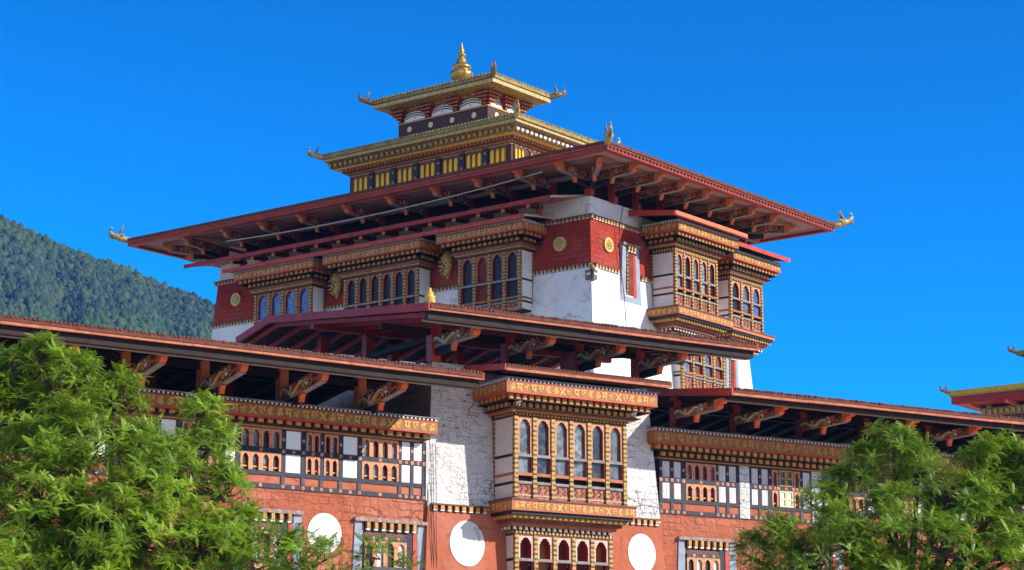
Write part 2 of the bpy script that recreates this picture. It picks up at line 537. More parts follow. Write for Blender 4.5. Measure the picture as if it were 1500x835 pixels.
# ------------------------------------------------------------------ lettering on the friezes
SYL = ["ॐ", "म", "णि", "प", "द्म", "हूँ", "अ", "य", "क", "ब"]
_glyph = {}
def glyph(ch):
    if ch in _glyph: return _glyph[ch]
    cu = bpy.data.curves.new("glyph", 'FONT')
    cu.body = ch; cu.size = 1.0; cu.resolution_u = 2; cu.offset = .022
    ob = bpy.data.objects.new("glyph", cu)
    COL.objects.link(ob)
    dg = bpy.context.evaluated_depsgraph_get()
    dg.update()
    me = ob.evaluated_get(dg).to_mesh()
    vs = [tuple(v.co) for v in me.vertices]
    fs = [tuple(p.vertices) for p in me.polygons]
    ob.evaluated_get(dg).to_mesh_clear()
    bpy.data.objects.remove(ob); bpy.data.curves.remove(cu)
    if vs:
        x0 = min(v[0] for v in vs); x1 = max(v[0] for v in vs)
        y0 = min(v[1] for v in vs); y1 = max(v[1] for v in vs)
        w = max(x1 - x0, 1e-4); h = max(y1 - y0, 1e-4)
        vs = [((v[0] - x0) / w, (v[1] - y0) / h) for v in vs]
        asp = w / h
    else:
        asp = 1
    _glyph[ch] = (vs, fs, asp)
    return _glyph[ch]

def frieze_text(mb, p0, p1, v0, v1, out, step, mat, fill=.74, start=0, cross=8):
    """letters along the segment p0->p1 (xy), between heights v0,v1, raised along out (xy)"""
    d = Vector((p1[0] - p0[0], p1[1] - p0[1])); L = d.length; d.normalize()
    n = max(1, int(L / step)); st = L / n
    h = (v1 - v0) * fill; b = v0 + (v1 - v0) * (1 - fill) / 2
    o = Vector(out)
    for k in range(n):
        c = (k + .5) * st
        if cross and (k + start) % cross == cross - 1:
            for sx in (1, -1):
                w = st * .48; t = .035
                q = [(c - w, b), (c - w + 2 * t, b), (c + w, b + h), (c + w - 2 * t, b + h)]
                if sx < 0: q = [(2 * c - x, y) for x, y in q]
                pts = []
                for x, y in q:
                    a = Vector(p0) + d * x + o * (.012 + .003 * sx)
                    pts.append((a[0], a[1], y))
                mb.poly(pts, mat)
            continue
        vs, fs, asp = glyph(SYL[(k + start) % 6])
        w = st * .80
        base = len(mb.v)
        for x, y in vs:
            a = Vector(p0) + d * (c - w / 2 + x * w) + o * .013
            mb.v.append((a[0], a[1], b + y * h))
        mi = mb.mi(mat)
        for f in fs:
            mb.f.append(tuple(base + i for i in f)); mb.m.append(mi); mb.sm.append(False)
            mb.uv.append([(0, 0)] * len(f))

# ------------------------------------------------------------------ wall details
def blocks(mb, u0, u1, P, v0, v1, p, depth, size, step, mat, mat2=None, sides=True, phase=.5):
    """row of beam-end blocks round the front and both sides of a bay"""
    L = (u1 + p) - (u0 - p)
    n = max(1, round(L / step)); st = L / n
    for k in range(n):
        c = u0 - p + (k + phase) * st
        if c + size / 2 > u1 + p + .01: continue
        mb.fb(c - size / 2, c + size / 2, v0, v1, P + p - depth, P + p, mat)
        if mat2:
            mb.fb(c - size / 2, c + size / 2, v0 - .035, v0 - .004, P + p - depth, P + p + .01, mat2)
    if sides:
        Ls = P + p - depth
        m = max(1, int(Ls / step))
        for k in range(m):
            c = P + p - depth - (k + .6) * step
            if c - size / 2 < .02: continue
            for a, b in ((u0 - p, u0 - p + depth), (u1 + p - depth, u1 + p)):
                mb.fb(a, b, v0, v1, c - size / 2, c + size / 2, mat)

def cornice(parent, u0, u1, P, vt, pr, loc, rz, frieze_h=.42, rows=2, row_h=.2, step=.30, board="ochre_board", letter="bright_gold_paint",
            mould=True, ltr=.30, mould_h=.28, back=-.05, name="cornice", dot=True, start=0, sides=True, block="amber_block"):
    """stepped bay cornice, top at vt, projecting pr beyond the bay face P; returns its lowest level"""
    mb = MB()
    # dark cap with the row of white dots
    v = vt
    mb.fb(u0 - pr - .04, u1 + pr + .04, v + .075, v + .11, back, P + pr + .05, "grey_wood")
    mb.fb(u0 - pr + .03, u1 + pr - .03, v, v + .073, back, P + pr - .04, "black_paint")
    if dot:
        L = u1 - u0 + 2 * pr; n = int(L / .165)
        for k in range(n):
            c = u0 - pr + (k + .5) * L / n
            mb.fb(c - .033, c + .033, v + .008, v + .062, P + pr - .038, P + pr + .012, "white_paint")
        if sides:
            m = int((P + pr) / .165)
            for k in range(m):
                c = P + pr - (k + .5) * .165
                for a, b in ((u0 - pr - .012, u0 - pr + .028), (u1 + pr - .028, u1 + pr + .012)):
                    mb.fb(a, b, v + .008, v + .062, c - .033, c + .033, "white_paint")
    # lettered board
    f0, f1 = v - frieze_h, v - .003
    mb.fb(u0 - pr, u1 + pr, f0, f1, back, P + pr, board)
    mb.fb(u0 - pr - .012, u1 + pr + .012, f0 - .03, f0 - .002, back, P + pr + .012, "bright_red_wood")
    mb.fb(u0 - pr - .012, u1 + pr + .012, f1 - .03, f1 - .004, P + pr - .03, P + pr + .010, "red_wood")
    frieze_text(mb, (u0 - pr + .08, -(P + pr)), (u1 + pr - .08, -(P + pr)), f0 + .01, f1 - .04, (0, -1), ltr, letter, start=start)
    if sides and P + pr > .9:
        frieze_text(mb, (u0 - pr, -.05), (u0 - pr, -(P + pr) + .05), f0 + .01, f1 - .04, (-1, 0), ltr, letter, cross=0, start=3)
        frieze_text(mb, (u1 + pr, -(P + pr) + .05), (u1 + pr, -.05), f0 + .01, f1 - .04, (1, 0), ltr, letter, cross=0, start=1)
    v = f0 - .034
    for r in range(rows):
        p = pr * (.80 - .34 * r) if rows > 1 else pr * .66
        dpt = .16
        mb.fb(u0 - p + dpt, u1 + p - dpt, v - row_h, v - .002, back, P + p - dpt, "black_paint")
        blocks(mb, u0, u1, P, v - row_h + .045, v - .01, p, dpt - .004, step * .56, step, block, "grey_wood" if r == 0 else None, sides, .5 if r % 2 == 0 else 1.0)
        mb.fb(u0 - p - .01, u1 + p + .01, v - row_h, v - row_h + .035, back, P + p + .015, "dark_wood")
        v -= row_h + .002
    if mould:
        cs = ["brown_wood", "orange_board", "tooth_band", "brown_wood"]
        k = len(cs); hh = mould_h / k
        for i, c in enumerate(cs):
            p = pr * .34 * (1 - i / k) + .02
            mb.fb(u0 - p, u1 + p, v - hh + .002, v, back, P + p, c)
            v -= hh
    mb.build(name, parent, loc, rz)
    return v

def arch_pts(uc, w, v0, v1, n=9):
    """outline of a trefoil-headed opening, from bottom left over the top to bottom right"""
    h = min(w * .95, (v1 - v0) * .5); s = v1 - h
    left = [(-1, v0), (-1, s), (-.86, s + .04 * h), (-.80, s + .22 * h), (-.84, s + .36 * h), (-.66, s + .46 * h), (-.58, s + .62 * h), (-.46, s + .80 * h), (-.24, s + .93 * h)]
    pts = left + [(0, v1)] + [(-a, b) for a, b in left[::-1]]
    return [(uc + a * w, b) for a, b in pts]

def arch_plate(mb, u0, u1, v0, v1, w, vs, n1, depth, mat, inner="red_wood", drop=.07):
    """plate u0..u1 x v0..v1 at outward n1 with a trefoil opening of half width w; reveals go back by depth"""
    uc = (u0 + u1) / 2
    pts = arch_pts(uc, w, v0, v1 - drop)
    outer = []
    for (a, b) in pts:
        t = (a - uc) / w
        if b <= pts[1][1] + 1e-6: outer.append((u0 if t < 0 else u1, b))
        else: outer.append((u0 + (u1 - u0) * (t + 1) / 2, v1))
    def P(q, n): return (q[0], -n, q[1])
    for k in range(len(pts) - 1):
        a, b = pts[k], pts[k + 1]
        oa, ob = outer[k], outer[k + 1]
        if k == 1:
            mb.poly([P(a, n1), P(oa, n1), P((u0, v1), n1), P(ob, n1), P(b, n1)], mat)
        elif k == len(pts) - 3:
            mb.poly([P(a, n1), P(oa, n1), P((u1, v1), n1), P(ob, n1), P(b, n1)], mat)
        else:
            mb.poly([P(a, n1), P(oa, n1), P(ob, n1), P(b, n1)], mat)
        mb.poly([P(a, n1), P(b, n1), P(b, n1 - depth), P(a, n1 - depth)], inner)

def flower(mb, u, v, n, r=.075, mat="flower_orange"):
    mb.disc(u, v, r, n, n + .014, mat, 8)
    mb.disc(u, v, r * .4, n + .014, n + .022, "brown_wood", 6)

def bay(parent, u0, u1, v0, v1, P, nw, loc, rz, splits, panes, name="bay_window", base=None, corn=None, sill=None, side="pinkish_board",
        pil="gold_check", arch="painted_arch", rail2="ochre_board", label=None, bal=True, deep=.12):
    """projecting timber bay: splits = fractions (from top) of arch head, mid rail, sill rail, balustrade top"""
    H = v1 - v0
    body = MB()
    pw = .15
    band = .20
    # core
    body.fb(u0 + .03, u1 - .03, v0, v1 - .002, -.25, P - deep - .06, "dark_wood")
    # top band of little arches
    body.fb(u0 - .012, u1 + .012, v1 - band, v1 - .004, -.2, P + .004, "black_paint")
    cw = (u1 - u0 - pw) / nw
    nt = max(3, int((u1 - u0) / .15))
    for k in range(nt):
        c = u0 + (k + .5) * (u1 - u0) / nt
        body.fb(c - .045, c + .045, v1 - band + .02, v1 - .05, P, P + .03, "gold_paint")
    body.fb(u0 - .02, u1 + .02, v1 - band - .03, v1 - band - .002, -.2, P + .03, "brown_wood")
    top = v1 - band - .034
    lev = [v1 - H * s for s in splits]           # mid rail, sill rail, balustrade top
    for k in range(nw + 1):
        c = u0 + k * cw
        body.fb(c, c + pw, v0, v1 - band - .036, P - .09, P + .045, pil)
    for k in range(nw):
        a, b = u0 + k * cw + pw, u0 + (k + 1) * cw
        body.fb(a + .001, b - .001, lev[0] - .05, lev[0] + .05, P - .10, P + .015, "grey_wood")
        body.fb(a + .001, b - .001, lev[1] - .06, lev[1] + .05, P - .10, P + .02, rail2)
        if bal:
            body.fb(a + .001, b - .001, lev[2] - .03, lev[2] + .06, P - .10, P + .015, "grey_wood")
        # red jambs
        body.fb(a + .001, a + .05, lev[1] + .051, lev[0] - .051, P - .11, P - .01, "red_wood")
        body.fb(b - .05, b - .001, lev[1] + .051, lev[0] - .051, P - .11, P - .01, "red_wood")
    # sides
    for sx, ue in ((-1, u0), (1, u1)):
        body.fb(ue - .02 if sx < 0 else ue - .03, ue + .03 if sx < 0 else ue + .02, v0, v1 - band - .036, 0, .12, pil)
        for lv in lev:
            body.fb(ue - .015 if sx < 0 else ue - .03, ue + .03 if sx < 0 else ue + .015, lv - .05, lv + .05, .12, P - .10, "black_paint" if lv != lev[1] else rail2)
        ns = max(2, int(P / .17))
        for k in range(ns):
            c = .1 + (k + .5) * (P - .1) / ns
            body.fb(ue - .03 if sx < 0 else ue, ue if sx < 0 else ue + .03, v1 - band + .02, v1 - .05, c - .045, c + .045, "gold_paint")
    ob = body.build(name, parent, loc, rz)
    if label: ob["label"] = label
    for k in range(nw):
        a, b = u0 + k * cw + pw, u0 + (k + 1) * cw
        ar = MB()
        arch_plate(ar, a + .002, b - .002, lev[0] + .052, top, (b - a) * .36, 0, P - .012, deep - .02, arch)
        ar.build("arch_frame", ob)
        pm = MB()
        pn = panes[k % len(panes)]
        pm.fb(a + .003, b - .003, lev[1] + .052, top - .01, P - deep - .05, P - deep, pn)
        pm.build("window_pane", ob)
    for sx, ue in ((-1, u0), (1, u1)):
        sp = MB()
        edges = [top + .03] + lev + [v0 + .02]
        for hi, lo in zip(edges[:-1], edges[1:]):
            if hi - lo < .16: continue
            sp.fb(ue - .008 if sx < 0 else ue - .03, ue + .03 if sx < 0 else ue + .008, lo + .052, hi - .052, .125, P - .105, side)
        sp.build("side_panel", ob)
    if bal:
        bl = MB()
        for k in range(nw):
            a, b = u0 + k * cw + pw, u0 + (k + 1) * cw
            bl.fb(a + .002, b - .002, v0, lev[2] - .032, P - .13, P - .045, "carved_balustrade")
            bh = lev[2] - .04 - v0
            for t in (.3, .7):
                c = a + (b - a) * t
                for q in range(3):
                    z = v0 + bh * (.45 + .17 * q)
                    dx = .03 * (1 if q % 2 else -1)
                    bl.fb(c + dx - .03, c + dx + .03, z, z + bh * .15, P - .044, P - .02, "red_wood" if q % 2 else "brown_wood")
            bl.fb(a + .002, b - .002, v0 + bh * .22, v0 + bh * .3, P - .044, P - .025, "flower_pink")
        bl.build("balustrade", ob)
    return ob

def sill_corbel(parent, u0, u1, P, vt, pr, loc, rz, h=.40, steps=5, corb=.9, board="orange_board", start=0, ltr=.3, text=True, narrow=.0):
    mb = MB()
    mb.fb(u0 - pr - .03, u1 + pr + .03, vt - .07, vt, -.1, P + pr + .03, "brown_wood")
    mb.fb(u0 - pr, u1 + pr, vt - h, vt - .073, -.1, P + pr, board)
    if text:
        frieze_text(mb, (u0 - pr + .05, -(P + pr)), (u1 + pr - .05, -(P + pr)), vt - h + .01, vt - .09, (0, -1), ltr, "bright_gold_paint", start=start)
        frieze_text(mb, (u0 - pr, -.05), (u0 - pr, -(P + pr) + .05), vt - h + .01, vt - .09, (-1, 0), ltr, "bright_gold_paint", cross=0, start=2)
    v = vt - h - .003
    cs = ["black_paint", "amber_block", "brown_wood", "orange_board", "dark_wood", "tooth_band", "brown_wood", "orange_board"]
    hh = (corb - h) / steps
    for i in range(steps):
        t = (i + .6) / steps
        Pk = (P + pr) * (1 - t * .55)
        q = pr * (1 - t) - narrow * t
        mb.fb(u0 - q, u1 + q, v - hh + .003, v, -.1, Pk, cs[i % 8])
        if i in (1, 4):
            blocks(mb, u0, u1, Pk - q, v - hh + .01, v - .01, q + .05, .1, .11, .24, "gold_paint" if i == 1 else "white_board", None, True)
        v -= hh
    mb.build("sill_corbel", parent, loc, rz)

def dentil(mb, u0, u1, v, nfun, base="white_board", blk="amber_block", h=.20, step=.27):
    """dark string course with little blocks; nfun(v) gives the wall surface"""
    n = nfun(v)
    mb.fb(u0, u1, v + h * .30, v + h * .5, n - .1, n + .13, "brown_wood")
    mb.fb(u0, u1, v - h * .5, v + h * .297, n - .1, n + .03, "black_paint")
    k = max(1, int((u1 - u0) / step)); st = (u1 - u0) / k
    for i in range(k):
        c = u0 + (i + .5) * st
        mb.fb(c - .07, c + .07, v - h * .30, v + h * .29, n + .02, n + .11, blk)
        mb.fb(c - .075, c + .075, v - h * .46, v - h * .31, n + .02, n + .10, base)

# carved roof bracket, shared mesh
def bracket_mesh(L=3.1, h=.42, w=.22, tilt=.13, lower=1.2, dull=False):
    mb = MB()
    sh = lambda n, z: (n, z + n * tilt)
    body = "carved_red" if dull else "carved_orange"
    prof = [sh(-.3, 0), sh(L * .82, 0), sh(L * .82, h), sh(-.3, h)]
    mb.prism_x(prof, -w / 2, w / 2, body)
    mb.prism_x([sh(-.3, -.035), sh(L * .86, -.035), sh(L * .86, -.003), sh(-.3, -.003)], -w / 2 - .015, w / 2 + .015, "grey_wood")
    # two painted lobes at the tip
    def lobe(a, b, z0, z1):
        pr = [sh(a, z1), sh(a, z0)]
        for k in range(6):
            t = k / 5
            pr.append(sh(b - .10 * (1 - t) ** 2 * (z1 - z0) / .2 + .02 * math.sin(t * math.pi), z0 + (z1 - z0) * t))
        mb.prism_x(pr, -w / 2 - .01, w / 2 + .01, "vermilion_tip" if not dull else "orange_wood")
    lobe(L * .82 + .002, L * .91, .0, h * .48)
    lobe(L * .82 + .002, L, h * .485, h + .02)
    # lower beam
    if lower:
        z0, z1 = -.30, -.06
        mb.prism_x([(-.3, z0), (lower, z0 + lower * tilt), (lower, z1 + lower * tilt), (-.3, z1)], -w / 2 + .03, w / 2 - .03, "dark_wood")
        pr = [(lower + .002, z1 + lower * tilt + .015), (lower + .002, z0 + lower * tilt)]
        for k in range(6):
            t = k / 5
            pr.append((lower + .10 + .10 * t - .03 * math.sin(t * math.pi), z0 + lower * tilt + (z1 - z0 + .015) * t))
        mb.prism_x(pr, -w / 2 + .02, w / 2 - .02, "vermilion_tip" if not dull else "orange_wood")
    # carving on both cheeks
    rr = random.Random(3)
    for sx in (-1, 1):
        x = sx * (w / 2 + .012)
        pts = []
        for k in range(31):
            t = k / 30; n = .05 + t * L * .50
            pts.append((x, -n, n * tilt + h * (.5 + (.34 - .10 * t) * math.sin(.4 + t * 8.6))))
        mb.tube(pts, .042, "ornament_white" if not dull else "carved_gold", 5)
        mb.tube([(p[0] + sx * .004, p[1], p[2] - .075) for p in pts], .036, "gold_paint" if not dull else "brown_wood", 5)
        for q in range(8):
            cn = L * (.14 + .085 * q) + rr.uniform(-.05, .05); cz = h * rr.uniform(.3, .72)
            r0 = rr.uniform(.08, .15); col = ["gold_paint", "ornament_white", "orange_wood", "brown_wood"][q % 4]
            if dull and col == "ornament_white": col = "flower_pink"
            sp = []
            for k in range(12):
                a = k * .75 + q; r = r0 * (1 - k / 14)
                n = cn + r * math.cos(a); z = cz + r * math.sin(a)
                sp.append((x, -n, n * tilt + z))
            mb.tube(sp, .030, col, 4)
    return mb.mesh("rafter_bracket")

BR_FRONT = bracket_mesh(tilt=.15, h=.46)
BR_FLAT = bracket_mesh(tilt=.01, h=.38)
BR_LOW = bracket_mesh(tilt=.01, h=.32)
BR_TOWER = bracket_mesh(L=2.95, h=.40, tilt=.03, lower=1.3, dull=True)

# ------------------------------------------------------------------ THE TOWER
# local x runs along its sunlit face, local y along its shaded face, z = height; corner of both faces at the origin
TZ = 25.2
tower = thing("tower", "tall white and maroon tower with a wide red hipped roof carrying a golden two-tier lantern", "tower", (3.7525, 105.0, 0), 38)
LI, LJ, BT = 25.3, 13.4, .07
ra, rb = -math.pi / 2, 0.0          # rotation of the shaded face, of the sunlit face
def zt(v): return TZ + v

# battered wall: bands as frusta
def frustum(mb, v0, v1, mat, extra=0.0):
    a = -BT * v0 - 0; b = -BT * v1
    o0 = a + extra; o1 = b + extra
    q0 = [(-o0, -o0), (LJ + o0, -o0), (LJ + o0, LI + o0), (-o0, LI + o0)]
    q1 = [(-o1, -o1), (LJ + o1, -o1), (LJ + o1, LI + o1), (-o1, LI + o1)]
    for k in range(4):
        j = (k + 1) % 4
        L = LJ if k % 2 == 0 else LI
        mb.poly([(*q0[k], zt(v0)), (*q0[j], zt(v0)), (*q1[j], zt(v1)), (*q1[k], zt(v1))], mat, [(0, v0), (L, v0), (L, v1), (0, v1)])
    return q1
w = MB()
frustum(w, -TZ, 0, "white_plaster")
q = frustum(w, 2.4, 3.45, "white_plaster")
w.poly([(*p, zt(3.45)) for p in q], "white_plaster")
w.build("wall", tower)
w = MB()
frustum(w, 0, 2.4, "maroon_plaster", .012)
w.build("red_band", tower)

nB = lambda v: -BT * v
def Af(mb, name, parent=tower, **k):
    return mb.build(name, parent, (0, 0, TZ), ra, **k)
def Bf(mb, name, parent=tower, **k):
    return mb.build(name, parent, (0, 0, TZ), rb, **k)

# string courses (u on the shaded face is -i)
for v, s in ((0.0, 1), (2.4, 1)):
    mb = MB(); dentil(mb, -LI - .1, .1, v, nB, h=.22, step=.24); Af(mb, "string_course")
    for a_, b_ in (((.24, 2.25), (4.05, LJ + .1)) if v < 1 else ((.24, LJ + .1),)):
        mb = MB(); dentil(mb, a_, b_, v, nB, h=.22, step=.24); Bf(mb, "string_course")
# corner mask bracket
mb = MB()
mb.box(-.22, .2, -.22, .2, -.75, -.16, "dark_bronze"); mb.box(-.28, .22, -.28, .22, -.32, -.2, "ornament_white"); mb.box(-.26, .1, -.26, .1, -.56, -.46, "ornament_white")
mb.tube([(-.2, -.2, -.1), (-.3, -.3, -.3), (-.25, -.25, -.55), (-.12, -.12, -.85)], [.1, .14, .11, .03], "dark_bronze", 6)
mb.build("corner_mask", tower, (0, 0, TZ))

# gilded discs
for u, v in ((-1.85, 1.25), (-23.6, 1.3)):
    mb = MB(); mb.disc(u, v, .36, -.2, .05, "gilded_disc"); 
    for k in range(10):
        a = k * .63; mb.disc(u + .2 * math.cos(a), v + .2 * math.sin(a), .045, .05, .075, "gilded_metal", 6)
    mb.disc(u, v, .12, .05, .08, "gilded_metal", 10)
    Af(mb, "gilded_disc")
mb = MB(); mb.disc(1.42, 1.2, .36, -.2, .05, "gilded_disc")
for k in range(10):
    a = k * .63; mb.disc(1.42 + .2 * math.cos(a), 1.2 + .2 * math.sin(a), .045, .05, .075, "gilded_metal", 6)
mb.disc(1.42, 1.2, .12, .05, .08, "gilded_metal", 10)
Bf(mb, "gilded_disc")

# gilded masks hanging between the bays of the shaded face
for u in (-8.78, -16.2):
    mb = MB()
    rr = random.Random(int(-u * 10))
    prof = [(0, .85, .06), (0, .6, .26), (0, .3, .34), (0, 0, .30), (0, -.3, .18), (0, -.62, .05)]
    mb.tube([(u, -.06, 1.05 + z) for _, z, r in prof], [r for _, z, r in prof], "gilded_disc", 8)
    for k in range(14):
        a = k / 14 * 6.28; r = .28
        mb.tube([(u + r * math.cos(a), -.18, 1.1 + r * 1.5 * math.sin(a)), (u + (r + .16) * math.cos(a), -.30, 1.1 + (r * 1.5 + .15) * math.sin(a))], [.07, .03], "gilded_disc", 5)
    for sx in (-1, 1):
        mb.tube([(u + sx * .1, -.36, 1.2), (u + sx * .13, -.42, 1.2)], .05, "dark_bronze", 6)
    mb.tube([(u, -.36, 1.1), (u, -.46, .95), (u, -.4, .8)], [.05, .08, .04], "gilded_metal", 6)
    Af(mb, "gilded_mask")

# bays on the shaded face: (i0, i1, windows, panes)
lA = (0, 0, TZ)
specA = [(3.45, 7.3, 4, ["dim_glass", "interior_red", "dim_glass", "dim_glass"], "shaded maroon bay with four dark tall windows nearest the tower corner"),
         (9.9, 14.85, 6, ["dim_glass"], None), (17.1, 21.2, 4, ["sky_glass"], "bay with four blue panes")]
for i0, i1, nw, panes, lab in specA:
    b = bay(tower, -i1, -i0, -1.9, 1.28, 1.0, nw, lA, ra, (.52, .80, .86), panes, arch="arch_dark", side="white_board", pil="gold_check", label=lab)
    cornice(b, -i1, -i0, 1.0, 2.20, .80, (0, 0, 0), 0, frieze_h=.38, rows=2, row_h=.2, step=.33, ltr=.31, mould_h=.30, start=int(i0), board="orange_board")
# pent roofs over the shaded face
def pent(mb, u0, u1, n1, v1, n0, v0, top, soff, fas, th=.10):
    mb.prism_x([(n0, v0), (n1, v1), (n1, v1 + th), (n0, v0 + th)], u0, u1, top)
    mb.prism_x([(n0, v0 - .03), (n1 - .03, v1 - .03), (n1 - .03, v1 - .002), (n0, v0 - .002)], u0 + .02, u1 - .02, soff)
    mb.fb(u0 - .01, u1 + .01, v1 - .10, v1 + th + .01, n1 + .002, n1 + .05, fas)
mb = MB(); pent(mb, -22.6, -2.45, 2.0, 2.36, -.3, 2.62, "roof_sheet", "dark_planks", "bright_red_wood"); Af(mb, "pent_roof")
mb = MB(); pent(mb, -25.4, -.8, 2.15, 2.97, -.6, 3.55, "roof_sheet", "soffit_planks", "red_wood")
mb.prism_x([(1.0, 3.02), (1.9, 2.86), (1.9, 2.99), (1.0, 3.14)], -.95, -.8, "red_wood")
Af(mb, "pent_roof")
pm = MB(); pm.fb(-.11, .11, 2.62, 3.10, 1.05, 1.27, "red_wood"); pm = pm.mesh("post")
bk = MB(); bk.prism_x([(.9, 2.86), (1.95, 2.72), (1.95, 2.86), (.9, 3.04)], -.09, .09, "dark_wood"); bk.fb(-.095, .095, 2.72, 2.88, 1.953, 2.02, "vermilion_tip"); bk = bk.mesh("bracket_arm")
k = 0
u = -22.0
while u < -2.0:
    # local offset along the shaded face becomes -y in the tower
    place(pm, "post", tower, (0, -u, TZ), ra)
    place(bk, "bracket_arm", tower, (0, -u, TZ), ra)
    u += 1.52

# bays on the sunlit face
b = bay(tower, 5.0, 8.8, -1.45, 1.58, 1.4, 5, lA, rb, (.45, .66, .76), ["curtained_glass", "dim_glass", "curtained_glass"], label="projecting bay with five windows and a carved sill on the sunlit tower face")
cornice(b, 5.0, 8.8, 1.4, 2.60, .80, (0, 0, 0), 0, frieze_h=.40, rows=2, row_h=.2, ltr=.3, mould_h=.18, step=.3, board="ochre_board")
sill_corbel(b, 5.0, 8.8, 1.4, -1.46, .55, (0, 0, 0), 0, h=.42, corb=1.15, narrow=.5, steps=6)
b = bay(tower, 10.75, 13.85, -1.5, 1.22, .9, 3, lA, rb, (.42, .66, .76), ["dim_glass", "curtained_glass", "sky_glass"], label="narrower bay with three windows at the far edge of the tower")
cornice(b, 10.75, 13.85, .9, 2.24, .72, (0, 0, 0), 0, frieze_h=.36, rows=2, row_h=.2, ltr=.3, mould_h=.20, step=.3)
sill_corbel(b, 10.75, 13.85, .9, -1.51, .42, (0, 0, 0), 0, h=.20, corb=.95, narrow=.1, steps=6, board="orange_wood", text=False)
b = bay(tower, 6.4, 10.25, -5.6, -2.75, .8, 4, lA, rb, (.35, .56, .62), ["curtained_glass", "brown_wood"], label="lower bay half hidden behind the roof below")
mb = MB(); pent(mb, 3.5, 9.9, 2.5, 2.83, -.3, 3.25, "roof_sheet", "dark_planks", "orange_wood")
mb.fb(3.49, 9.9, 2.69, 2.73, 2.44, 2.60, "red_wood")
mb.prism_x([(-.3, 3.06), (2.5, 2.70), (2.5, 2.94), (-.3, 3.36)], 3.42, 3.5, "bright_red_wood"); Bf(mb, "pent_roof")
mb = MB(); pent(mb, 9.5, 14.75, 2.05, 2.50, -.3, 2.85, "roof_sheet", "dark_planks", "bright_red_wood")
mb.prism_x([(-.3, 2.72), (2.05, 2.42), (2.05, 2.61), (-.3, 2.96)], 9.42, 9.5, "bright_red_wood"); Bf(mb, "pent_roof")

# narrow framed windows on the sunlit face
def niche(parent, u0, u1, v0, v1, loc, rz, n=.02, fw=.26, taper=.12, mode="slot", back="interior_red", head=True, label=None):
    ia, ib = u0 + fw, u1 - fw
    r = MB()
    r.fb(ia + .01, ib - .01, v0, v1 - .02, -.02, n + .012, back)
    ob = r.build("niche_window", parent, loc, rz)
    if label: ob["label"] = label
    # painted stone surround, splayed towards the foot
    for sx in (-1, 1):
        mb = MB()
        a = u0 if sx < 0 else u1
        t = taper if sx > 0 else -taper
        p = [(a, v1), (a - sx * fw, v1), (a - sx * fw + t * .6, v0), (a + t, v0)]
        p = [(x, -(n + .05), z) for x, z in p]
        mb.poly(p if sx < 0 else p[::-1], "blue_grey_stone")
        for k in range(4):
            c, d = p[k], p[(k + 1) % 4]
            mb.poly([c, d, (d[0], .25, d[2]), (c[0], .25, c[2])], "blue_grey_stone")
        mb.build("jamb", ob)
    r = MB()
    r.fb(ib - .16, ib + .12, v0, v1 - .03, n + .014, n + .04, "bright_red_wood")
    r.build("reveal", ob)
    hd = MB()
    hd.fb(u0 - .05, u1 + .05, v1 + .002, v1 + .12, -.1, n + .16, "grey_wood")
    kk = max(3, int((u1 - u0) / .34))
    for k in range(kk):
        c = u0 + (k + .5) * (u1 - u0) / kk
        flower(hd, c, v1 + .06, n + .16, .06, "flower_orange" if k % 2 else "flower_pink")
    hd.fb(ia - .05, ib + .05, v1 - .30, v1 - .002, n + .015, n + .05, "black_paint")
    kk = max(3, int((ib - ia) / .28))
    for k in range(kk):
        c = ia + (k + .5) * (ib - ia) / kk
        hd.fb(c - .06, c + .06, v1 - .22, v1 - .01, n + .045, n + .16, "amber_block")
        hd.fb(c - .065, c + .065, v1 - .29, v1 - .225, n + .045, n + .13, "white_board")
    hd.build("lintel", ob)
    fr = MB()
    if mode == "slot":
        fr.fb(ia + .03, ia + .12, v0 + .08, v1 - .3, n + .014, n + .06, "dark_check")
        fr.fb(ia + .12, ib - .17, v0 + .1, v1 - .3, n + .014, n + .03, "interior_red")
        fr.fb(u0 - taper, u1 + taper, v0 - .28, v0 - .002, -.1, n + .055, "blue_grey_stone")
        fr.build("slot_frame", ob)
    else:
        a0, a1 = ia + .02, ib - .45
        fr.fb(a0, a1, v1 - .62, v1 - .50, n + .014, n + .12, "worn_navy_paint")
        for k in range(3):
            flower(fr, a0 + (k + .7) * (a1 - a0) / 3.4, v1 - .56, n + .12, .06, "flower_pink")
        fr.fb(a0, a1, v1 - .49, v1 - .36, n + .014, n + .06, "brown_wood")
        fr.fb(a1, a1 + .22, v0, v1 - .31, n + .014, n + .07, "navy_paint")
        nw = 4; cw = (a1 - a0) / nw
        for k in range(nw):
            arch_plate(fr, a0 + k * cw + .002, a0 + (k + 1) * cw - .002, v1 - 1.5, v1 - .63, cw * .30, 0, n + .10, .07, "painted_arch")
            fr.fb(a0 + k * cw + .01, a0 + (k + 1) * cw - .01, v1 - 1.5, v1 - .70, n + .014, n + .028, "shutter_planks" if k % 2 else "dim_glass")
        fr.fb(a0, a1, v1 - 1.64, v1 - 1.51, n + .014, n + .14, "worn_navy_paint")
        fr.fb(a0, a1, v0, v1 - 1.65, n + .014, n + .08, "painted_arch")
        fr.build("arched_window", ob)
    return ob
niche(tower, 2.45, 3.8, -1.1, 1.4, lA, rb, n=.06, fw=.30, taper=.16, label="slit window in a blue grey stone surround")
niche(tower, 11.15, 12.25, -4.8, -2.7, lA, rb, n=.30, fw=.24, taper=.05)

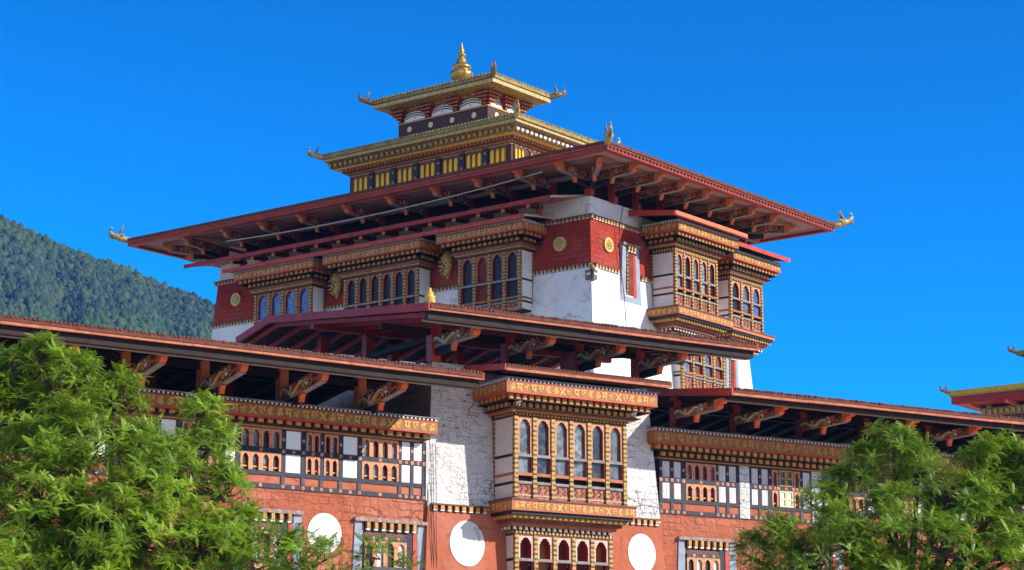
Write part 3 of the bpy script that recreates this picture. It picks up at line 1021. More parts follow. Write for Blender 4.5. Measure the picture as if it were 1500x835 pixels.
# main roof -------------------------------------------------------
RX0, RX1, RY0, RY1 = -3.45, 17.35, -3.5, 28.75
ZE = 29.95
def hip_roof(parent, x0, x1, y0, y1, z, rise, layers, soffit_in, soffit_dz, top_mat, soffit_mat, lip=.05):
    """fascia rings from z downwards; soffit slopes up inwards; hipped top"""
    mb = MB(); zz = z
    for (h, inset, mat, th) in layers:
        mb.ring(x0 + inset, x1 - inset, y0 + inset, y1 - inset, zz - h + .002, zz, th, mat)
        zz -= h
    wx = (x1 - x0) / 2
    e = [(x0 + .03, y0 + .03), (x1 - .03, y0 + .03), (x1 - .03, y1 - .03), (x0 + .03, y1 - .03)]
    r0 = ((x0 + x1) / 2, y0 + wx, z + rise); r1 = ((x0 + x1) / 2, y1 - wx, z + rise)
    E = [(*p, z + .004) for p in e]
    mb.poly([E[0], E[1], r0], top_mat); mb.poly([E[1], E[2], r1, r0], top_mat, [(0, 0), (y1 - y0, 0), (y1 - y0 - wx, wx), (wx, wx)])
    mb.poly([E[2], E[3], r1], top_mat); mb.poly([E[3], E[0], r0, r1], top_mat, [(0, 0), (y1 - y0, 0), (y1 - y0 - wx, wx), (wx, wx)])
    ob = mb.build("roof", parent)
    s = MB(); t = .25; si = soffit_in; zs = zz + .12
    a = [(x0 + t, y0 + t), (x1 - t, y0 + t), (x1 - t, y1 - t), (x0 + t, y1 - t)]
    b = [(x0 + si, y0 + si), (x1 - si, y0 + si), (x1 - si, y1 - si), (x0 + si, y1 - si)]
    for k in range(4):
        j = (k + 1) % 4
        L = math.hypot(a[j][0] - a[k][0], a[j][1] - a[k][1])
        s.poly([(*a[k], zs), (*a[j], zs), (*b[j], zs + soffit_dz), (*b[k], zs + soffit_dz)], soffit_mat, [(0, 0), (L, 0), (L - si, si), (si, si)])
    s.poly([(*p, zs + soffit_dz) for p in b], "dark_wood")
    s.build("soffit", ob)
    return ob
main_roof = hip_roof(tower, RX0, RX1, RY0, RY1, ZE, 2.2, [(.15, 0, "rust_tile_edge", .5), (.06, .07, "orange_fascia", .4), (.19, .12, "red_wood", .3)], 5.2, .45, "roof_sheet", "soffit_planks")
# teeth under the fascia of the sunlit side
re_ = MB(); re_.box(0, .09, .05, .119, ZE - .30, ZE - .213, "rust_tile_edge"); re_ = re_.mesh("rafter_end")
for k in range(70):
    place(re_, "rafter_end", main_roof, (RX0 + .3 + k * .292, RY0, 0))
# posts and beams of the open attic
zs = ZE - .44
mb = MB()
mb.ring(-.05, LJ + .05, -.05, LI + .05, 29.56, 29.74, .25, "grey_wood")
mb.ring(1.2, LJ - 1.2, 1.2, LI - 1.2, zt(3.45), 29.85, .2, "dark_wood")
mb.build("attic_beam", tower)
po = MB(); po.box(-.17, .17, -.17, .17, zt(3.42), 29.555, "red_wood"); po = po.mesh("post")
for x in (.15, 2.1, 4.1, 6.25, 8.4, 10.5, 12.6):
    place(po, "post", tower, (x, .18, 0))
for y in (2.45, 4.95, 7.6, 10.5, 13.4, 16.5, 19.3, 22.0, 24.9):
    place(po, "post", tower, (.18, y, 0))
zb = 29.22
for y in (24.9, 22.0, 19.3, 16.55, 13.4, 10.5, 7.6, 4.95, 2.45, .0):
    place(BR_TOWER, "rafter_bracket", tower, (.1, y, zb), ra)
for x in (0.0, 2.1, 4.1, 6.25, 8.4, 10.5, 12.55):
    place(BR_TOWER, "rafter_bracket", tower, (x, .1, zb), rb)
for x in (.6, 3.6, 6.7, 9.8, 12.8):
    place(BR_TOWER, "rafter_bracket", tower, (x, LI - .1, zb), math.pi)
for y in (.6, 3.6, 6.8, 10, 13.2, 16.4, 19.6, 22.8):
    place(BR_TOWER, "rafter_bracket", tower, (LJ - .1, y, zb), math.pi / 2)
for x, y, r in ((.1, .1, -math.pi / 4), (LJ - .1, .1, math.pi / 4), (.1, LI - .1, -3 * math.pi / 4), (LJ - .1, LI - .1, 3 * math.pi / 4)):
    place(BR_TOWER, "rafter_bracket", tower, (x, y, zb), r)

# makara heads on the corners of the roofs: built along local -y, snout curling up
def makara_mesh(bright="pale_gilding", dark="dark_bronze"):
    mb = MB()
    mb.tube([(0, .25, -.02), (0, 0, 0), (0, -.25, .05), (0, -.45, .10)], [.17, .20, .22, .18], bright, 8)           # neck
    mb.tube([(0, -.38, .1), (0, -.55, .18), (0, -.72, .22), (0, -.86, .24)], [.22, .25, .20, .14], bright, 8)         # head
    mb.tube([(0, -.80, .27), (0, -.98, .36), (0, -1.10, .52), (0, -1.10, .70), (0, -.99, .80), (0, -.93, .75)], [.13, .115, .095, .075, .055, .03], bright, 7)   # trunk
    mb.tube([(0, -.74, .12), (0, -.95, .13), (0, -1.14, .24), (0, -1.22, .42)], [.11, .09, .06, .02], dark, 7)       # lower jaw
    for sx in (-1, 1):
        mb.tube([(sx * .1, -.5, .32), (sx * .14, -.42, .55), (sx * .13, -.32, .78), (sx * .12, -.3, .95)], [.08, .07, .045, .015], dark, 6)   # horns
        mb.tube([(sx * .15, -.45, .2), (sx * .25, -.3, .28), (sx * .27, -.15, .26)], [.07, .06, .02], bright, 6)      # ears
        mb.lathe([(0, -.05), (.045, -.02), (.045, .02), (0, .05)], (sx * .16, -.62, .26), dark, 6)                    # eyes
        for q in range(3):
            mb.tube([(sx * .13, .15 - q * .16, -.03), (sx * .19, .05 - q * .16, .02)], [.06, .02], dark, 5)             # mane scales
    return mb.mesh("corner_dragon")
MAK = makara_mesh()
MAKD = makara_mesh("dark_bronze", "dark_bronze")
def corner_set(parent, x0, x1, y0, y1, z, mesh=MAK, sc_=1.0):
    for x, y, r in ((x0, y0, -45), (x1, y0, 45), (x1, y1, 135), (x0, y1, -135)):
        o = place(mesh, "corner_dragon", parent, (x, y, z), rad(r))
        o.scale = (sc_, sc_, sc_)
corner_set(main_roof, RX0 + .1, RX1 - .1, RY0 + .1, RY1 - .1, ZE - .05, MAK, .85)

# golden lantern --------------------------------------------------
def gold_tier(parent, x0, x1, y0, y1, z, rise, over, edges, gild="aged_gilding", top="gold_sheet", soff=.35, name="lantern_roof"):
    mb = MB(); zz = z
    for h, inset, mat in edges:
        mb.ring(x0 + inset, x1 - inset, y0 + inset, y1 - inset, zz - h + .003, zz, .3, mat)
        zz -= h
    # sloping soffit going in to the body
    a = .12; b = over
    o1 = [(x0 + a, y0 + a), (x1 - a, y0 + a), (x1 - a, y1 - a), (x0 + a, y1 - a)]
    o0 = [(x0 + b, y0 + b), (x1 - b, y0 + b), (x1 - b, y1 - b), (x0 + b, y1 - b)]
    for k in range(4):
        j = (k + 1) % 4
        L = math.hypot(o1[j][0] - o1[k][0], o1[j][1] - o1[k][1])
        mb.poly([(*o0[k], zz - soff), (*o0[j], zz - soff), (*o1[j], zz), (*o1[k], zz)], "carved_gold", [(0, 0), (L, 0), (L, 1), (0, 1)])
    wx = (x1 - x0) / 2
    r0 = ((x0 + x1) / 2, y0 + wx, z + rise); r1 = ((x0 + x1) / 2, y1 - wx, z + rise)
    E = [(x0 + .02, y0 + .02, z + .003), (x1 - .02, y0 + .02, z + .003), (x1 - .02, y1 - .02, z + .003), (x0 + .02, y1 - .02, z + .003)]
    mb.poly([E[0], E[1], r0], top); mb.poly([E[1], E[2], r1, r0], top, [(0, 0), (y1 - y0, 0), (y1 - y0 - wx, wx), (wx, wx)])
    mb.poly([E[2], E[3], r1], top); mb.poly([E[3], E[0], r0, r1], top, [(0, 0), (y1 - y0, 0), (y1 - y0 - wx, wx), (wx, wx)])
    # little tile ends along the edge
    n = int((y1 - y0) / .22)
    for k in range(n):
        c = y0 + (k + .5) * (y1 - y0) / n
        mb.box(x0 - .03, x0 + .05, c - .07, c + .07, z - .02, z + .06, gild)
    n = int((x1 - x0) / .22)
    for k in range(n):
        c = x0 + (k + .5) * (x1 - x0) / n
        mb.box(c - .07, c + .07, y0 - .03, y0 + .05, z - .02, z + .06, gild)
    return mb.build(name, parent), zz

g1 = (2.72, 10.6, 6.6, 20.1, TZ + 9.3)
g2 = (4.13, 9.24, 9.25, 17.7, TZ + 12.3)
b1 = (4.0, 9.3, 7.95, 19.1)      # lower body x0 x1 y0 y1
b2 = (5.25, 8.1, 10.5, 16.72)     # upper body
gr1, z1 = gold_tier(tower, *g1, 1.0, 1.0, [(.22, 0, "aged_gilding"), (.16, .10, "pale_gilding")], soff=.12)
gr2, z2 = gold_tier(tower, *g2, 1.0, .85, [(.22, 0, "aged_gilding"), (.04, .12, "dark_bronze"), (.20, .05, "pale_gilding")], soff=.10)
corner_set(gr1, g1[0] + .05, g1[1] - .05, g1[2] + .05, g1[3] - .05, g1[4] - .1, MAK, .7)
corner_set(gr2, g2[0] + .05, g2[1] - .05, g2[2] + .05, g2[3] - .05, g2[4] - .12, MAKD, .72)
# lower body
mb = MB()
mb.box(b1[0], b1[1], b1[2], b1[3], 30.6, z1, "plum_paint")
e = [( .98, .30, "carved_gold", .36), (.70, .09, "bright_gold_paint", .10), (.42, .16, "brown_wood", .2), (.25, .09, "orange_board", .12), (.14, .12, "dark_check", .18)]
zz = z1
for p, h, mat, _ in e:
    p2 = p - .10
    mb.ring(b1[0] - p2, b1[1] + p2, b1[2] - p2, b1[3] + p2, zz - h + .003, zz, .9 * p2 + .1, mat, flare=.08 if h > .25 else .0)
    zz -= h
zblk = z1 - .375
n = 46
for k in range(n):
    c = b1[2] - .3 + (k + .5) * (b1[3] - b1[2] + .6) / n
    mb.box(b1[0] - .42, b1[0] - .3, c - .06, c + .06, zblk - .15, zblk - .02, "orange_board")
n = 24
for k in range(n):
    c = b1[0] - .3 + (k + .5) * (b1[1] - b1[0] + .6) / n
    mb.box(c - .06, c + .06, b1[2] - .42, b1[2] - .3, zblk - .15, zblk - .02, "orange_board")
# string of white scallops on the frieze of the sunlit side, gold ones on the shaded side
n = 34
for k in range(n):
    c = b1[2] - .8 + (k + .5) * (b1[3] - b1[2] + 1.6) / n
    mb.box(b1[0] - .955, b1[0] - .87, c - .10, c + .10, z1 - .30, z1 - .08, "aged_gilding")
    mb.box(b1[0] - .99, b1[0] - .95, c - .05, c + .05, z1 - .24, z1 - .14, "pale_gilding")
n = 18
for k in range(n):
    c = b1[0] - .8 + (k + .5) * (b1[1] - b1[0] + 1.6) / n
    mb.box(c - .10, c + .10, b1[2] - .955, b1[2] - .87, z1 - .28, z1 - .14, "ornament_white")
lant = mb.build("lantern_body", tower)
# yellow slotted windows
zt1, zt0 = TZ + 8.10, TZ + 7.15
def slot_group(u, width, loc, rz, nsl=3):
    g = MB()
    g.fb(u - width / 2, u + width / 2, zt0 - .08, zt1 + .06, 0, .04, "brown_wood")
    cw = (width - .06) / nsl
    for k in range(nsl):
        a = u - width / 2 + .03 + k * cw
        arch_plate(g, a + .004, a + cw - .004, zt0, zt1, cw * .36, 0, .10, .06, "brown_wood", "plum_paint", .06)
        g.fb(a + .01, a + cw - .01, zt0, zt1 - .02, .041, .052, "yellow_paint")
    o = g.build("slotted_window", lant, loc, rz)
    return o
for k in range(7):
    yc = b1[2] + .84 + k * 1.58
    slot_group(0, 1.14, (b1[0], yc, 0), ra)
    if k < 6:
        yp = yc + .79
        pmb = MB(); pmb.fb(-.17, .17, zt0 - .6, zt1 + .08, 0, .12, "navy_paint"); flower(pmb, 0, zt1 - .2, .12, .07); flower(pmb, 0, zt0 + .2, .12, .07)
        pmb.build("pilaster", lant, (b1[0], yp, 0), ra)
for k in range(4):
    xc = b1[0] + .65 + k * (b1[1] - b1[0] - 1.3) / 3
    slot_group(0, .92, (xc, b1[2], 0), rb)
# upper body
mb = MB()
mb.box(b2[0], b2[1], b2[2], b2[3], g1[4] + .05, z2, "plum_paint")
mb.ring(b2[0] - .05, b2[1] + .05, b2[2] - .05, b2[3] + .05, TZ + 10.98, TZ + 11.06, .15, "tooth_band")
mb.ring(b2[0] - .30, b2[1] + .30, b2[2] - .30, b2[3] + .30, z2 - .24, z2 - .105, .38, "carved_gold", flare=.2)
mb.build("lantern_drum", tower)
drum = bpy.data.objects["lantern_drum"]
# white painted cloud fields and bracket clusters under the top roof
def cloud_field(u, w, loc, rz):
    c = MB(); v0, v1 = TZ + 11.07, TZ + 11.60
    c.fb(u - w / 2, u + w / 2, v0, v1, 0, .03, "white_paint")
    for q in range(3):
        pts = []
        for k in range(9):
            t = k / 8 * 2 - 1
            pts.append((u + t * w * .48, -.045, v0 + .12 + q * .13 + (1 - t * t) * .16))
        c.tube(pts, .028, "plum_paint" if q % 2 else "brown_wood", 4)
    c.poly([(u - .05, -.05, v0 + .1), (u + .05, -.05, v0 + .1), (u, -.05, v0 + .2)], "black_paint")
    return c.build("cloud_panel", drum, loc, rz)
def cluster(loc, rz, s=1.0):
    c = MB()
    for q in range(4):
        ww = (.12 + .13 * q) * s
        z = TZ + 11.08 + q * .155
        for x in range(-q, q + 1):
            c.fb(x * .15 * s - .055, x * .15 * s + .055, z, z + .13, 0, .12 + .12 * q, "brown_wood" if (x + q) % 2 else "red_wood")
            c.fb(x * .15 * s - .035, x * .15 * s + .035, z + .02, z + .1, .12 + .12 * q, .15 + .12 * q, "flower_orange")
    return c.build("bracket_cluster", drum, loc, rz)
for k in range(3):
    cloud_field(0, 1.45, (b2[0], b2[2] + 1.15 + k * 1.95, 0), ra)
for k in range(4):
    cluster((b2[0], b2[2] + .12 + k * 1.97, 0), ra)
for k in range(2):
    cloud_field(0, 1.0, (b2[0] + .72 + k * 1.42, b2[2], 0), rb)
for k in range(3):
    cluster((b2[0] + .05 + k * 1.38, b2[2], 0), rb)
for k in range(4):
    d = MB(); d.disc(0, TZ + 10.62, .16, 0, .03, "pale_disc", 16); d.build("pale_disc", drum, (b2[0], b2[2] + .92 + k * 1.5, 0), ra)
for k in range(2):
    d = MB(); d.disc(0, TZ + 10.62, .16, 0, .03, "pale_disc", 16); d.build("pale_disc", drum, (b2[0] + .75 + k * 1.4, b2[2], 0), rb)
# spire on the lantern
K = 1 / 10.44 / 27.6
prof = [(110, 735), (150, 700), (185, 640), (178, 600), (130, 568), (120, 555), (138, 540), (158, 512), (150, 492), (98, 463), (82, 430), (72, 385), (60, 360), (34, 350), (46, 340), (76, 320), (70, 300), (45, 285), (35, 272), (46, 255), (49, 232), (36, 212), (21, 202), (34, 190), (26, 176), (14, 166), (21, 152), (12, 140), (9, 130), (18, 116), (14, 104), (2, 98)]
mb = MB()
fz = TZ + 13.25
mb.lathe([(r * K, (735 - y) * K) for r, y in prof], ((g2[0] + g2[1]) / 2, (g2[2] + g2[3]) / 2, fz), "gilded_metal", 32, 12, .14, ((735 - 710) * K, (735 - 575) * K))
mb.build("spire", tower)

# cables
cb = MB()
cpts = []
for k in range(25):
    t = k / 24
    cpts.append((-2.25, 1.2 + t * 21, TZ + 4.25 - .55 * (1 - (2 * t - 1) ** 2) * .55 - .35 * t))
cb.tube(cpts, .035, "cable_grey", 6)
o = cb.build("cable", None)
o.location = tower.location; o.rotation_euler = tower.rotation_euler
tag(o, "thin pale cable strung under the wide red tower roof along its shaded side", "cable")
cb = MB()
cb.tube([(2.15, -.35 + .0, TZ + 3.2), (2.2, -.12, TZ + 2.2), (2.2, -.14, TZ + 1.0), (2.3, -.1, TZ + .2), (2.3, -.28, TZ - 1.2), (2.35, -.42, TZ - 4)], .022, "cable_dark", 5)
o = cb.build("cable", None)
o.location = tower.location; o.rotation_euler = tower.rotation_euler
tag(o, "thin dark cable hanging down the sunlit tower face beside the slit window", "cable")

# ------------------------------------------------------------------ FRONT BUILDINGS
FZ = 11.858
azC, azL, azR = 57.5, 55.0, 59.0
def dirv(az): return Vector((math.sin(rad(az)), math.cos(rad(az)), 0))
oC = Vector((-.6765, 80.0, 0))
uC = dirv(azC); nC = Vector((uC.y, -uC.x, 0))
oL = oC + uC * -2.66
oR = oC + uC * 7.15 - nC * .3

def gable_roof(parent, u0, u1, nf, nb, ve, vr, loc, deck="roof_sheet", beam=.40, name="roof", barge="crimson_wood", soff="dark_planks", rafters=True, strip=True, edge="rust_tile_edge", fas="orange_fascia", left_barge=True, eh=.14, fh=.09, raft="dark_wood", rstep=.95, nm=None):
    if nm is None: nm = (nf + nb) / 2
    mb = MB()
    sl = (vr - ve) / (nf - nm)
    th = .14
    vb = vr - (nm - nb) * sl
    # deck
    mb.prism_x([(nf, ve - th), (nf, ve), (nm, vr), (nb, vb), (nb, vb - th), (nm, vr - th)], u0, u1, deck)
    # eave boards
    rj = random.Random(int(u1 * 10))
    x = u0 - .02
    while x < u1 + .02:
        xe = min(x + rj.uniform(2.2, 4.2), u1 + .02)
        if u1 + .02 - xe < .8: xe = u1 + .02
        d1, d2 = rj.uniform(-.012, .012), rj.uniform(-.014, .014)
        mb.fb(x + .004, xe - .004, ve - eh + d1, ve + .012 + d1, nf + .002, nf + .05 + d2 * .5, edge)
        mb.fb(x + .004, xe - .004, ve - eh - fh + d2, ve - eh - .018 + d1, nf - .06, nf + .03 + d1 * .6, fas)
        x = xe
    e2 = eh + fh
    n = int((u1 - u0) / .14)
    for k in range(n):
        c = u0 + (k + .5) * (u1 - u0) / n
        q = rj.uniform(-.014, .014); mb.fb(c - .045, c + .045, ve - .02, ve + .042 + q, nf - .1, nf + .075 + q, edge)
    mb.fb(u0, u1, ve - e2 - beam, ve - e2 - .003, nf - .42, nf - .16, "dark_wood")
    if strip:
        mb.fb(u0 + .02, u1 - .02, ve - e2 - beam - .02, ve - e2 - beam + .04, nf - .60, nf - .44, "grey_wood")
    ob = mb.build(name, parent, loc)
    s = MB()
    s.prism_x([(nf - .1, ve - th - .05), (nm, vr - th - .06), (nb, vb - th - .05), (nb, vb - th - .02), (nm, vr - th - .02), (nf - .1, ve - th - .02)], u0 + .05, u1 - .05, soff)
    s.build("soffit", ob)
    if rafters:
        r = MB()
        k = int((u1 - u0) / rstep)
        for i in range(k + 1):
            c = u0 + .3 + i * (u1 - u0 - .6) / max(k, 1)
            r.prism_x([(nf - .45, ve - th - .2 + .0), (nm, vr - th - .2), (nb + .3, vb - th - .2), (nb + .3, vb - th - .055), (nm, vr - th - .065), (nf - .45, ve - th - .055)], c - .06, c + .06, raft)
        tag(r.build("rafters", ob))
    for ue, on in ((u0, left_barge), (u1, True)):
        if not on: continue
        b = MB()
        a, c = (ue - .10, ue - .022) if ue == u0 else (ue + .022, ue + .10)
        b.prism_x([(nf + .02, ve - .24), (nf + .02, ve + .03), (nm, vr + .04), (nb, vb + .03), (nb, vb - .24), (nm, vr - .24)], a, c, barge)
        b.build("barge_board", ob)
    return ob

def attic_posts(parent, us, n, v0, v1, loc, s=.16, mat="orange_wood", extra=None):
    p = MB(); p.fb(-s, s, v0, v1, n - s, n + s, mat); me = p.mesh("post")
    for u in us:
        place(me, "post", parent, (loc[0] + u, loc[1], loc[2]))

# ---------------- wing on the viewer's left
wing = thing("wing_building", "orange red wing with painted lattice gallery and open attic behind the big left tree", "building", tuple(oL), azL)
lF = (0, 0, FZ)
U0 = -24.0
mb = MB()
mb.fb(U0, -.02, -FZ, -.98, -9, 0, "red_plaster")
mb.build("wall", wing, lF)
mb = MB()
mb.fb(U0, -.1, -.98, 1.28, -9, -.06, "dark_wood")
mb.fb(U0, -.1, 1.281, 1.36, -9, .0, "dark_wood")
mb.build("gallery_core", wing, lF)

def lattice(parent, cells, vrows, u0, u1, vtop, vbot, loc, board="smooth_red_plaster", split_shade=True):
    """painted timber gallery: cells = (u0, u1, kind, count); vrows = [(v0, v1), ...]"""
    g = MB()
    # rails and posts as a grid of butted timbers
    lv = [vtop]
    for a, b in vrows: lv += [b, a]
    rails = [(vrows[0][1], vtop)] + [(vrows[k + 1][1], vrows[k][0]) for k in range(len(vrows) - 1)]
    bot = vrows[-1][0]
    rails += [(bot - .13, bot), (vbot, vbot + .16)]
    for a, b in rails:
        g.fb(u0, u1, a, b, -.05, .045, "navy_paint")
    g.fb(u0, u1, vbot + .161, bot - .131, -.05, .0, board)
    eds = [u0] + [x for c in cells for x in c[:2]] + [u1]
    for k in range(0, len(eds), 2):
        a, b = eds[k], eds[k + 1]
        if b - a < .02: continue
        for r0, r1 in vrows:
            g.fb(a, b, r0 + .001, r1 - .001, -.05, .042, "navy_paint")
        for r0, r1 in rails[:-2]:
            flower(g, (a + b) / 2, (r0 + r1) / 2, .045, .068, "flower_orange" if k % 4 else "flower_pink")
        g.fb((a + b) / 2 - .07, (a + b) / 2 + .07, vbot + .162, bot - .132, 0, .04, "worn_navy_paint")
        flower(g, (a + b) / 2, (vrows[0][0] + vrows[0][1]) / 2, .042, .055, "flower_pink")
        flower(g, (a + b) / 2, vbot + .08, .045, .06, "flower_orange")
    for c in cells:
        m_ = (c[0] + c[1]) / 2
        for r0, r1 in rails[:-2]:
            flower(g, m_, (r0 + r1) / 2, .045, .062, "flower_orange")
        if c[1] - c[0] > 1:
            for t in (.25, .75):
                flower(g, c[0] + t * (c[1] - c[0]), (rails[0][0] + rails[0][1]) / 2, .045, .06, "flower_pink")
        flower(g, m_, vbot + .08, .045, .06, "flower_pink")
    gal = g.build("gallery_frame", parent, loc)
    for c in cells:
        for ri, (r0, r1) in enumerate(vrows):
            if c[2] == "white":
                p = MB(); p.fb(c[0] + .012, c[1] - .012, r0 + .012, r1 - .012, -.05, .02, c[3] if len(c) > 3 and isinstance(c[3], str) else "white_paint")
                p.fb(c[0] + .001, c[0] + .011, r0, r1, -.05, .035, "red_wood"); p.fb(c[1] - .011, c[1] - .001, r0, r1, -.05, .035, "red_wood")
                p.build("panel", gal)
            elif c[2] == "arch":
                n = c[3]; cw = (c[1] - c[0]) / n
                p = MB()
                for k in range(n):
                    a = c[0] + k * cw
                    arch_plate(p, a + .002, a + cw - .002, r0 + .01, r1 - .005, cw * .29, 0, .06, .10, "painted_arch", "bright_red_wood", .07)
                    p.fb(a + .01, a + cw - .01, r0 + .012, r1 - .07, -.05, -.042, ["dim_glass", "window_glass", "curtained_glass"][(k + ri * 2 + int(-c[0] * 3)) % 3])
                    if ri:
                        p.fb(a + cw * .22, a + cw * .78, r0 + .10, r0 + .15, -.04, .0, "gold_paint")
                p.build("arched_window", gal)
            elif c[2] == "shutter":
                p = MB(); w_ = (c[1] - c[0]) / 2
                for k in range(2):
                    a = c[0] + k * w_
                    for (x0_, x1_) in ((a + .01, a + .06), (a + w_ - .06, a + w_ - .01)):
                        p.fb(x0_, x1_, r0, r1, 0, .075, "gold_paint" if ri == 0 else "pale_disc")
                    for z_ in (r0, (r0 + r1) / 2 - .03, r1 - .05):
                        p.fb(a + .061, a + w_ - .061, z_, z_ + .05, 0, .07, "gold_paint" if ri == 0 else "pale_disc")
                    p.fb(a + .062, a + w_ - .062, r0, r1, -.04, .03, "window_glass" if ri == 0 else "white_board")
                p.build("casement", gal)
    return gal

cellsL = [(-7.95, -7.56, "white"), (-7.39, -5.86, "arch", 4), (-5.68, -5.09, "white"), (-4.91, -4.37, "arch", 2), (-4.21, -3.65, "arch", 2),
          (-3.46, -2.88, "white"), (-2.72, -1.24, "arch", 4), (-1.11, -.75, "white"), (-.62, -.27, "white")]
far = [(-16.1, -14.6, "arch", 4), (-14.4, -13.8, "white"), (-13.6, -13.0, "arch", 2), (-12.8, -12.2, "white"), (-12.0, -10.5, "arch", 4), (-10.3, -9.75, "white"), (-9.55, -9.0, "arch", 2), (-8.8, -8.2, "arch", 2)]
lattice(wing, far + cellsL, [(.36, 1.0), (-.42, .20)], -20, -.12, 1.19, -.98, lF)
cornice(wing, -20, -.55, .05, 1.72, .55, lF, 0, frieze_h=.42, rows=1, row_h=.18, step=.36, mould_h=.08, ltr=.33, board="ochre_board", letter="bright_gold_paint", sides=True)
# corner pilaster at the end of the gallery
mb = MB(); mb.fb(-.115, -.02, -.98, 1.2, -.05, .06, "white_plaster"); mb.build("corner_strip", wing, lF)
for (u, v, r, rv) in ((-4.12, -2.35, .66, .68),):
    mb = MB(); mb.disc(u, v, r, 0, .02, "disc_white", 40, rv); mb.build("white_disc", wing, lF)
niche(wing, -2.95, -.14, -4.6, -1.86, lF, 0, n=.0, fw=.32, taper=.12, mode="win")
niche(wing, -7.6, -5.05, -4.6, -1.80, lF, 0, n=.0, fw=.32, taper=.12, mode="win")
roofL = gable_roof(wing, -26, -.30, 3.75, -12.2, 2.94, 3.95, lF, beam=.25)
ups = [-23.3, -20.35, -17.4, -14.5, -11.55, -8.7, -5.72, -2.65]
attic_posts(wing, ups, -.25, 1.36, 3.1, lF)
attic_posts(wing, ups, -4.2, 1.36, 3.6, lF, mat="red_wood")
attic_posts(wing, ups, -8.2, 1.36, 2.9, lF, mat="red_wood")
mb = MB()
for n_, z_ in ((-.3, 2.80), (-4.2, 3.42), (-8.2, 2.85)):
    mb.fb(-25, -.3, z_, z_ + .22, n_ - .11, n_ + .11, "dark_wood")
mb.fb(-20, -.3, 1.37, 1.52, -3.2, -3.0, "grey_wood")
mb.build("attic_beam", wing, lF)
for u in ups:
    place(BR_FRONT, "rafter_bracket", wing, (u, .15, FZ + 1.93))

# ---------------- middle block with the big bay
block = thing("bay_block", "whitewashed block with a large carved golden bay window between the two orange wings", "building", tuple(oC), azC)
BC = .065
def battered(mb, u0, u1, v0, v1, back, mat, du0=0.0, du1=0.0):
    """wall slab leaning back and narrowing upwards"""
    a0 = -BC * (v0 - .6); a1 = -BC * (v1 - .6)
    p = [(u0 - a0, -a0, v0), (u1 + a0, -a0, v0), (u1 + a1, -a1, v1), (u0 - a1, -a1, v1)]
    mb.poly(p, mat)
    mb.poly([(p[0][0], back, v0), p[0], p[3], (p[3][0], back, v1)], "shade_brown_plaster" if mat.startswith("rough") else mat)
    mb.poly([p[1], (p[1][0], back, v0), (p[2][0], back, v1), p[2]], mat)
    mb.poly([p[3], p[2], (p[2][0], back, v1), (p[3][0], back, v1)], mat)
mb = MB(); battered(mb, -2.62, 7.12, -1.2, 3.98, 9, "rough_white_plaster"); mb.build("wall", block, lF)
mb = MB(); battered(mb, -2.615, 7.115, -FZ, -1.203, 9, "smooth_red_plaster"); mb.build("red_band", block, lF)
nC_ = lambda v: -BC * (v - .6)
for a_, b_ in ((-2.62, -.30), (4.95, 7.15)):
    mb = MB(); dentil(mb, a_, b_, -1.2, nC_, h=.26, step=.27); mb.build("string_course", block, lF)
for (u, v, r, rv) in ((-1.18, -2.40, .71, .80), (6.30, -2.36, .62, .72)):
    mb = MB(); mb.disc(u, v, r, -.1, nC_(v) + .022, "disc_white", 44, rv, None, BC); mb.build("white_disc", block, lF)
b = bay(block, .02, 4.83, -.85, 2.28, 1.36, 6, lF, 0, (.51, .72, .82), ["curtained_glass", "window_glass", "curtained_glass"], rail2="orange_board", side="pinkish_board",
        label="large six window bay with gold pillars and carved red balustrade")
cornice(b, .02, 4.83, 1.36, 3.14, .82, (0, 0, 0), 0, frieze_h=.40, rows=2, row_h=.21, step=.28, mould_h=.10 + .02, ltr=.29, board="orange_board", letter="bright_gold_paint")
sill_corbel(b, .02, 4.83, 1.36, -.86, .24, (0, 0, 0), 0, h=.42, corb=1.0, ltr=.25, steps=5, narrow=.35)
bay(block, .45, 4.62, -4.4, -1.80, .72, 5, lF, 0, (.42, 1.2, 1.3), ["interior_red", "interior_ochre", "interior_red"], arch="pink_arch", bal=False, deep=.35,
    label="lower bay with five open arches and gold pillars under the large bay")
# carved lion heads at the bay corners
for u in (-.05, 4.9):
    mb = MB()
    mb.tube([(u, -1.42, 2.22), (u, -1.55, 2.40), (u, -1.75, 2.50), (u, -1.95, 2.55)], [.09, .12, .11, .05], "ornament_white", 7)
    mb.tube([(u, -1.6, 2.42), (u - .0, -1.85, 2.36)], [.07, .03], "flower_pink", 6)
    mb.build("carved_head", block, lF)
